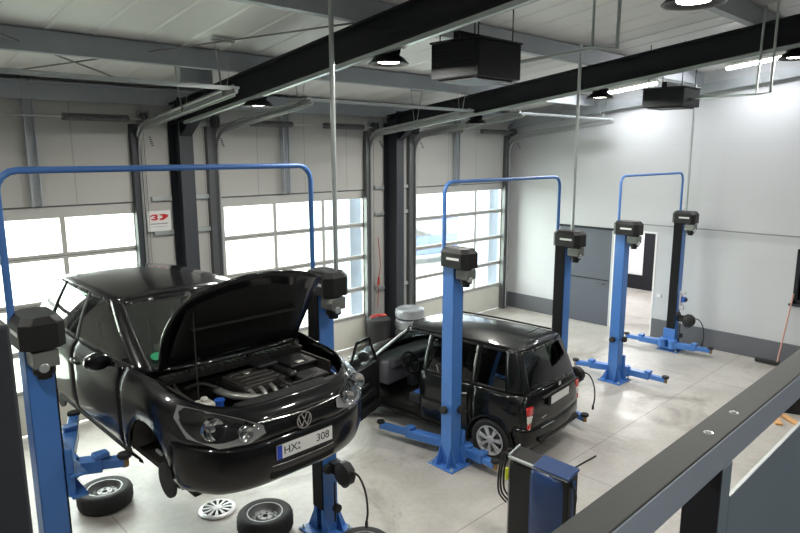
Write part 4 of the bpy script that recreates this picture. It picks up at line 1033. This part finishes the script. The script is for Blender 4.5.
    m = MB(); m.lathe([(0, -.05), (.05, -.045), (.08, 0), (.06, .05), (0, .055)], (0, 0, 0), 'x', 18); m.v = [(.74 + v[0] * 1.1, .90 + v[1] * 1.25, 1.03 + v[2] * .95) for v in m.v]; m.bar((.76, .77, .98), (.75, .85, 1.0), .05, .04)
    Tm(m).build('side_mirror', 'trim_black', dr)
    m = MB(); m.lathe([(0, -.05), (.05, -.045), (.08, 0), (.06, .05), (0, .055)], (0, 0, 0), 'x', 18); m.v = [(.74 + v[0] * 1.1, -.90 + v[1] * 1.25, 1.03 + v[2] * .95) for v in m.v]; m.build('side_mirror', 'trim_black', root)
    # wheels
    for wx in (1.18, -1.18):
        for sg in (1, -1):
            e = MB(); pr_ = [(wx + .33 * math.cos(a), .29 + .33 * math.sin(a)) for a in [PI * k / 14 for k in range(15)]]
            e.grid([[(p[0], sg * .77, p[1]) for p in pr_], [(p[0], sg * .50, p[1]) for p in pr_]]); e.add([(p[0], sg * .50, p[1]) for p in pr_], [tuple(range(15))]); e.build('wheel_well', 'underbody', root)
            w_ = bpy.data.objects.new('wheel', None); C.objects.link(w_); w_.parent = root
            wheel(w_, wx, sg * .715, .30, .17, sg, 7, 'wheel_silver')
            m = MB(); m.tube([(wx + .345 * math.cos(a), sg * .80, .29 + .345 * math.sin(a)) for a in [R(-5) + R(190) * k / 16 for k in range(17)]], .014, 8); m.build('arch_lip', 'trim_black', root)
    # lights, plates, tailgate lines
    for sg in (1, -1):
        m = MB().mt('red_lens'); m.box(-1.705, -1.60, sg * .60, sg * .715, .74, .85); m.box(-1.705, -1.60, sg * .60, sg * .715, .56, .64); m.mt('white_lens'); m.box(-1.705, -1.60, sg * .60, sg * .715, .64, .74)
        m.build('tail_light', None, root, bevel=0.012)
        m = MB(); m.box(1.47, 1.60, sg * .40, sg * .66, .66, .82); m.build('headlight', 'lens_clear', root, bevel=0.03)
    m = MB().mt('trim_black'); m.box(-1.765, -1.74, -.30, .30, .78, .92); m.box(-1.785, -1.755, -.50, .50, .93, .955); m.mt('plate_white'); m.box(-1.772, -1.764, -.25, .25, .79, .90); m.build('number_plate', None, root)
    m = MB(); m.lathe([(0, .0), (.035, 0), (.035, .01), (0, .012)], (-1.755, 0, 1.0), 'x', 6); m.build('emblem', 'chrome', root)
    m = MB(); m.tube([(-1.77, .50, .68), (-1.765, .36, .685)], .006, 5); m.tube([(-1.77, .5, .55), (-1.79, .2, .55)], .006, 5); m.build('tailgate_lettering', 'galvanised', root)
    m = MB(); m.tube([(-1.70, -.02, 1.01), (-1.73, .1, 1.03), (-1.68, .40, 1.10)], .009, 6); m.cyl((-1.68, 0, 1.01), (-1.72, 0, 1.01), .025, 12); m.build('rear_wiper', 'trim_black', root)
    m = MB(); m.box(-1.795, -1.74, -.55, .55, .35, .42); m.build('bumper_strip', 'trim_black', root, bevel=0.02)
    m = MB(); m.tube([(-1.70, -.35, .24), (-1.55, -.35, .24)], .025, 10); m.build('exhaust_tip', 'engine_alu', root)
    for sg, xx in ((-1, .05), (-1, -.72), (1, -.72)):
        m = MB(); m.tube(crom([(xx + .10, sg * .80, .86), (xx + .07, sg * .835, .86), (xx - .05, sg * .835, .863), (xx - .09, sg * .80, .863)], 3), 0.012, 8); m.build('door_handle', 'galvanised', root)
    m = MB(); m.box(-.9, .85, .81, .825, .60, .64); m.v = [v for v in m.v]; m.mats = []; 
    m = MB(); m.box(-.88, -.03, .805, .822, .60, .645); m.build('side_moulding', 'trim_black', root, bevel=0.004)
    m = MB(); m.box(-1.6, 1.5, -.68, .68, .18, .24); m.build('underbody', 'underbody', root)
    # interior
    m = MB(); m.box(.70, 1.10, -.68, .68, .55, .93); m.box(.62, .76, -.18, .18, .40, .80); m.box(.66, .80, .20, .60, .80, .96); m.build('dashboard', 'dash_grey', root, bevel=0.04, seg=3)
    m = MB(); m.lathe([(.165, -.012), (.18, 0), (.165, .012), (.15, 0)], (0, 0, 0), 'x', 28, closed=True); m.bar((0, -.15, 0), (0, .15, 0), .02, .04); m.bar((0, 0, 0), (0, 0, -.15), .02, .04); m.cyl((-.01, 0, 0), (.03, 0, 0), .05, 16)
    sw = m.build('steering_wheel', 'trim_black', root); sw.location = (.52, .36, .88); sw.rotation_euler = (0, R(30), 0)
    seat(root, .12, .36, .36); seat(root, .12, -.36, .36)
    m = MB(); m.box(-.02, .30, .18, .56, .50, .545); m.build('seat_cover', 'seat_blue', root, bevel=0.02)
    m = MB(); m.box(-.95, -.52, -.58, .58, .36, .52); m.box(-.06, .07, -.58, .58, 0, .58, Matrix.Translation((-.92, 0, .46)) @ Matrix.Rotation(R(-12), 4, 'Y'))
    for y_ in (-.35, .35): m.box(-1.10, -1.02, y_ - .12, y_ + .12, 1.02, 1.20)
    m.build('rear_bench', 'seat_cloth', root, bevel=0.035)
    m = MB(); m.box(-.55, .85, .62, .74, .22, .34); m.build('door_sill', 'trim_black', root, bevel=0.01)
    m = MB(); m.box(-.04, .02, .66, .735, .30, .98); m.build('centre_pillar', 'trim_black', root)
parked_car()

# ================================================================== THINGS ON THE FLOOR
def loose_wheel(x, y, label, rz=0.0, r=.298):
    root = thing('loose_wheel', label, 'wheel', (x, y, 0), rz, 'wheels lying on the floor'); h = .215; ri = r * .63
    m = MB(); m.lathe([(ri, .012), (ri + .012, 0), (r * .86, -.0), (r * .965, .022), (r, .055), (r, h - .055), (r * .965, h - .022), (r * .9, h - .004), (r * .8, h), (ri + .015, h - .004), (ri, h - .02)], seg=44, closed=True)
    for k in range(44):
        a = 2 * PI * k / 44
        if k % 2 == 0: m.bar((r * 1.0 * math.cos(a), r * math.sin(a), .05), (r * 1.0 * math.cos(a + .05), r * math.sin(a + .05), h - .05), .01, .006, (math.cos(a), math.sin(a), 0))
    m.build('tyre', 'rubber', root)
    m = MB().mt('wheel_steel'); m.lathe([(ri + .006, h - .006), (ri - .01, h - .008), (ri - .018, h - .04), (ri - .04, h - .075), (ri - .06, h - .06), (.10, h - .075), (.08, h - .05), (.045, h - .055), (.03, h - .055), (.03, h - .12)], seg=36)
    m.lathe([(ri - .018, h - .05), (ri - .02, .02), (ri + .004, .01)], seg=36)
    m.mt('ink_black')
    for k in range(5):
        a = 2 * PI * k / 5; m.cyl((.06 * math.cos(a), .06 * math.sin(a), h - .07), (.06 * math.cos(a), .06 * math.sin(a), h - .05), .012, 8)
    for k in range(10):
        a = 2 * PI * k / 10 + .2; m.cyl((.125 * math.cos(a), .125 * math.sin(a), h - .078), (.125 * math.cos(a), .125 * math.sin(a), h - .062), .011, 8)
    m.build('rim', None, root)
    return root
loose_wheel(2.15, 7.20, 'loose wheel with steel rim on the floor beside the left lift post')
loose_wheel(3.22, 5.48, 'loose wheel with steel rim on the floor below the number plate', .7)
loose_wheel(3.63, 4.33, 'loose wheel at the bottom edge of the view, mostly cut off', .3)
root = thing('wheel_cover', 'silver multi-spoke plastic wheel cover lying on the floor between two wheels', 'wheel cover', (3.02, 6.18, 0))
m = MB(); m.lathe([(.205, .008), (.205, .02), (.19, .032), (.165, .036), (.165, .028), (.19, .02)], seg=40, closed=True); m.lathe([(0, .045), (.045, .043), (.055, .034), (.05, .028), (0, .03)], seg=24)
for k in range(12):
    a = 2 * PI * k / 12
    for d_ in (-.035, .035): m.bar((.045 * math.cos(a), .045 * math.sin(a), .036), (.175 * math.cos(a + d_ * 2), .175 * math.sin(a + d_ * 2), .032), .014, .010)
m.build('cover_spokes', 'hubcap_silver', root)
m = MB(); m.lathe([(0, .004), (.19, .004), (.19, .012), (0, .012)], seg=30); m.build('cover_back', 'rubber_grey', root)

# stack of tyres wrapped in film beside the far door
for k in range(4):
    m = MB(); z = .225 * k; r = .30
    m.lathe([(.0, .19), (.12, .185), (.19, .205), (.25, .218), (.292, .19), (.305, .11), (.292, .03), (.25, .004), (.0, .004)], seg=40)
    o = m.build('wrapped_tyre', 'foil_grey'); o.location = (8.80 + .01 * (k % 2), 8.92, z)
    tag(o, ['bottom film-wrapped tyre of the silver stack by the column', 'second film-wrapped tyre from the floor in the silver stack', 'third film-wrapped tyre from the floor in the silver stack', 'topmost film-wrapped tyre of the silver stack by the column'][k], 'tyre', 'film-wrapped tyres stacked by the column')
root = thing('waste_bin', 'dark waste bin standing by the column right of the middle door', 'bin', (8.26, 9.26, 0))
m = MB(); m.lathe([(0, 0), (.20, 0), (.24, .62), (.255, .63), (.255, .66), (.235, .66), (.19, .03), (0, .03)], seg=28); m.build('bin_body', 'plastic_dark', root)
m = MB(); m.lathe([(.235, .66), (.235, .70), (.20, .72), (0, .725)], seg=28); m.build('bin_lid', 'rubber_grey', root)
m = MB(); m.tube(crom([(8.05, 9.28, .74), (8.15, 9.18, .78), (8.28, 9.25, .75), (8.38, 9.15, .77), (8.30, 9.32, .76), (8.12, 9.35, .75)], 5), .014, 8); tag(m.build('red_cable', 'cable_red'), 'red cable coiled on top of the dark waste bin', 'cable')
m = MB(); m.tube(crom([(8.62, YW - .12, 2.3), (8.66, YW - .14, 1.7), (8.60, YW - .12, 1.35), (8.64, YW - .10, 1.1), (8.58, YW - .13, .8)], 6), .008, 6); m.cyl((8.63, YW - .12, 1.28), (8.63, YW - .12, 1.45), .022, 8)
tag(m.build('pull_rope', 'cable_red'), 'red pull rope hanging beside the middle door', 'rope')
# downpipe next to the dark column
root = thing('wall_pipe', 'pale vertical pipe between the black column and the far right door', 'pipe', (9.25, 9.70, 0))
m = MB(); m.tube([(0, 0, .9), (0, 0, 3.0)], .028, 12); m.build('pipe', 'galvanised', root)
m = MB(); m.tube([(0, 0, .0), (0, 0, .92)], .055, 14); m.build('pipe_sleeve', 'plaster_white', root)

# workshop service unit at the bottom
def service_unit():
    root = thing('service_unit', 'blue and black service machine with hoses at the bottom of the view', 'workshop machine', (4.87, 3.10, 0), R(180))
    hw, hd = .33, .085      # local +x faces the gallery, local -y is the hose side
    m = MB(); m.prism([(-hd, .12), (hd, .12), (hd, 1.02), (-hd, 1.08)], -hw, hw, 'y'); m.build('cabinet', 'cap_black', root, bevel=0.012)
    m = MB(); m.box(hd - .01, hd + .012, -.32, -.07, .14, 1.0); m.build('front_panel', 'ink_black', root, bevel=.006)
    rows = []
    for z, e in ((.14, 1), (.5, 1), (.9, 1), (.98, .8), (1.035, .3)):
        rows.append([(hd + .0 + .05 * e * math.sin(PI * (.12 + .88 * k / 12)) ** .7 - (.09 * (k / 12) ** 6), -.07 + .425 * k / 12, z - .02 * (k / 12) ** 4) for k in range(13)])
    m = MB(); m.grid(rows); m.build('front_cover', 'blue_dark', root, solid=.015)
    M_ = Matrix.Translation((0, 0, 1.065)) @ Matrix.Rotation(math.atan2(.06, .24), 4, 'Y')
    m = MB(); m.box(-hd - .01, hd + .02, -.05, hw + .01, -.01, .025, M_); m.build('top_lid', 'blue_dark', root, bevel=.01)
    m = MB(); m.box(-hd - .01, hd + .01, -hw, -.05, -.01, .012, M_); m.build('top_tray', 'cap_black', root, bevel=.004)
    m = MB(); m.box(hd - .005, hd + .02, -hw - .01, hw, -.012, .014, M_); m.box(-hd - .01, hd + .01, -hw - .012, -hw + .006, -.01, .03, M_); m.build('tray_rim', 'galvanised', root, bevel=.003)
    m = MB(); m.box(-hd, hd - .02, -hw - .03, -hw, .16, 1.0); m.build('side_panel', 'sign_grey', root, bevel=.008)
    m = MB()
    for dx_, dz in ((.0, 0), (.04, .02), (-.05, .03)):
        m.tube(crom([(dx_, -hw - .03, .98), (dx_ + .03, -hw - .09, 1.03 + dz), (dx_ + .07, -hw - .11, .85), (dx_ + .05, -hw - .12, .62), (dx_ - .01, -hw - .07, .50)], 6), .010, 8)
    m.build('hose', 'rubber_grey', root)
    m = MB(); m.cyl((.10, -hw - .02, .80), (.10, -hw - .02, .92), .018, 12); m.build('hose_coupling', 'yellow_green', root)
    m = MB()
    for k in range(3): m.tube(crom([(.02, hw + .005, 1.0 - .02 * k), (.06, hw + .05 + .01 * k, .92), (.08, hw + .07, .70), (.06, hw + .05 + .02 * k, .4), (.02, hw + .02, .2)], 6), .008, 8)
    m.build('power_cable', 'rubber', root)
    for sx in (-1, 1):
        for sy in (-1, 1):
            m = MB(); m.lathe([(0, -.02), (.06, -.02), (.06, .02), (0, .02)], (sx * .08, sy * .27, .06), 'x', 18); m.bar((sx * .08, sy * .27, .06), (sx * .08, sy * .27, .13), .03, .03); m.build('castor', 'rubber', root)
service_unit()
m = MB(); m.tube(crom([(4.96, 3.5, .012), (5.6, 3.72, .012), (6.5, 3.86, .012), (7.3, 3.84, .012)], 6), .010, 6); tag(m.build('floor_cable', 'rubber_grey'), 'thin dark cable lying on the floor right of the service machine', 'cable')

# broom leaning on the gable wall
root = thing('broom', 'broom with pale red handle leaning at the right gable wall', 'broom', (13.1, 3.30, 0))
m = MB(); m.tube([(0, 0, .05), (.20, -.10, 1.40)], .014, 10); m.build('broom_handle', 'wood_pink', root)
m = MB(); m.box(-.04, .04, -.05, .38, .02, .09); m.build('broom_head', 'rubber', root, bevel=.01)
m = MB(); m.box(XG - .025, XG, 5.70, 5.80, .90, .98); m.build('wall_socket', 'socket_white', None, bevel=.006)
so = bpy.data.objects['wall_socket']; tag(so, 'small white wall socket right of the doorway behind the farthest lift post', 'socket')
# planks and box on the floor behind the rail
PLK = ['pale orange wooden plank lying nearest the railing below the black box', 'pale orange wooden plank lying askew on the floor beside the black box', 'short orange wooden offcut crossing the planks']
for k, (x, y, rz, L) in enumerate(((10.30, 2.52, .5, .34), (10.45, 2.36, .9, .40), (10.50, 2.62, .3, .26))):
    m = MB(); m.box(-L / 2, L / 2, -.05, .05, 0, .035); o = m.build('wooden_plank', 'wood_orange', None, bevel=.004); o.location = (x, y, .001 + .036 * (k == 2)); o.rotation_euler = (0, 0, rz); tag(o, PLK[k], 'plank', 'wooden planks on the floor')
root = thing('tool_box', 'black box on the floor beyond the railing at the right edge', 'box', (11.05, 2.47, 0), .3)
m = MB(); m.box(-.28, .28, -.2, .2, .0, .30); m.build('box_body', 'cap_black', root, bevel=.015)
m = MB(); m.box(-.30, .30, -.22, .22, .30, .36); m.build('box_lid', 'rubber_grey', root, bevel=.015)
m = MB(); m.tube([(-.1, 0, .36), (-.1, 0, .40), (.1, 0, .40), (.1, 0, .36)], .012, 8); m.build('box_handle', 'galvanised', root)

# wall sign
root = thing('wall_sign', 'white sign with red lettering between the left door and the column', 'sign', (4.06, YW - .06, 2.97))
m = MB(); m.box(-.19, .19, -.012, 0, -.16, .16); m.build('sign_board', 'plate_white', root, bevel=.003)
m = MB()
# rounded red figures, left one like a 3, right one a pointed D
def figure(c, pts):
    m.prism([(c + p[0], p[1]) for p in pts], -.016, -.012, 'y')
def ringpoly(cx, r0, a0, a1, sx=1.0, n=10): return [(cx + sx * r0 * math.cos(R(a0 + (a1 - a0) * k / n)), .06 + r0 * .85 * math.sin(R(a0 + (a1 - a0) * k / n))) for k in range(n + 1)]
figure(0, [(-.15, .06), (-.135, .09), (-.10, .105), (-.04, .105), (-.02, .09), (-.02, .075), (-.035, .062), (-.02, .05), (-.02, .03), (-.04, .015), (-.10, .015), (-.135, .03), (-.12, .045), (-.085, .038), (-.06, .042), (-.06, .052), (-.09, .056), (-.09, .068), (-.06, .072), (-.06, .082), (-.085, .086), (-.12, .076)])
figure(0, [(-.005, .015), (.06, .01), (.14, .055), (.15, .085), (.10, .105), (.0, .105), (.02, .085), (.045, .085), (.06, .06), (.045, .042), (.02, .04)])
m.build('sign_figure', 'sign_red', root)
m = MB(); m.box(-.14, .13, -.016, -.012, -.05, -.035); m.box(-.14, .13, -.016, -.012, -.09, -.085); m.build('sign_line', 'sign_grey', root)

# ================================================================== GALLERY RAILING (camera stands behind it)
root = thing('gallery_railing', 'grey steel gallery railing crossing the lower right corner', 'railing', (1.5, .55, 2.3))
m = MB(); m.box(-4.5, 11.0, -.048, .03, .905, .992); m.build('top_rail', 'rail_lit', root, bevel=.004)
m = MB(); m.box(-4.5, 11.0, -.047, .029, .992, .999); m.build('rail_top_shade', 'rail_shaded', root, bevel=.002)  # thin skin holding the painted dark tone of the rail's top
for px in (-3.2, -1.5, 0.160, 1.80, 3.25, 4.85, 6.45, 8.0):
    m = MB(); m.box(px - .033, px + .033, -.048, .015, 0, .905); m.build('rail_post', 'panel_bluegrey', root, bevel=.005)
m = MB(); m.box(.118, .1268, -.046, .045, .0, .90); m.build('post_shade', 'black_steel', root)  # black sheet painting the deep shade on this side of the post
m = MB(); m.box(.20, 11.0, -.046, -.038, .03, .795); m.build('infill_panel', 'panel_bluegrey', root)
m = MB(); m.box(.20, 11.0, -.047, -.037, .795, .799); m.build('panel_edge', 'galvanised', root)
for px in (.105, .285):
    m = MB(); m.lathe([(0, .005), (.004, .005), (.008, .002), (.008, 0), (0, 0)], (px, -.01, .998), 'z', 14); m.lathe([(.009, .001), (.012, .0012), (.012, 0)], (px, -.01, .998), 'z', 14); m.build('rail_screw', 'track_steel', root)
b = MB(); b.box(XL, XG - .2, YF, .62, 2.05, 2.30); struct(b.build('floor_gallery', 'dark_grey_band', smooth=False))
root = thing('gallery_column', 'dark grey square steel post cut off at the left edge', 'post', (.22, 1.5, 0))
m = MB(); m.box(-.06, .06, -.06, .06, 0, 3.66); m.build('post_tube', 'anthracite_steel', root, bevel=.008)

# ================================================================== OUTSIDE THE DOORS
b = MB(); b.box(-40, 60, YW + .25, 90, -.12, -.02); struct(b.build('ground_yard', 'outdoor_ground', smooth=False))
for nm, x in (('trim_11', 8.42 - .22), ('trim_12', 13.05 - .20)):
    b = MB(); b.box(x + .05, x + .45, YW + .35, YW + 1.4, 0, 3.6); struct(b.build(nm, 'outdoor_wall'))
def outside_van():
    root = thing('parked_van', 'blue vehicle seen outside through the far right door', 'car', (17.2, 16.4, 0), R(-12))
    m = MB(); m.prism([(-2.3, .35), (2.2, .35), (2.3, .9), (1.7, 1.05), (1.1, 1.75), (-2.2, 1.8), (-2.35, 1.0)], -.9, .9, 'y'); m.build('van_body', 'vehicle_blue', root, bevel=.06, seg=3)
    for sy in (-1, 1):
        m = MB(); m.prism([(1.45, 1.08), (1.02, 1.62), (-2.0, 1.66), (-2.1, 1.08)], sy * .9, sy * .912, 'y'); m.build('van_window', 'car_glass_dark', root)
    for wx in (1.45, -1.5):
        for sy in (-1, 1):
            w_ = bpy.data.objects.new('wheel', None); C.objects.link(w_); w_.parent = root; wheel(w_, wx, sy * .82, .32, .2, sy, 5, 'wheel_silver')
outside_van()
root = thing('neighbour_building', 'pale building with windows across the yard beyond the far right door', 'building', (30, 34, 0), R(-10))
m = MB(); m.box(-7, 7, 0, 8, 0, 4.2); m.build('building_wall', 'outdoor_render', root)
m = MB(); m.prism([(-.5, 4.2), (8.5, 4.2), (4, 6.0)], -7.3, 7.3, 'x'); m.build('building_roof', 'sign_grey', root)
for k in range(4):
    m = MB(); m.box(-5.6 + k * 3.2, -4.2 + k * 3.2, -.03, 0, 1.2, 2.8); m.build('building_window', 'outdoor_wall', root)
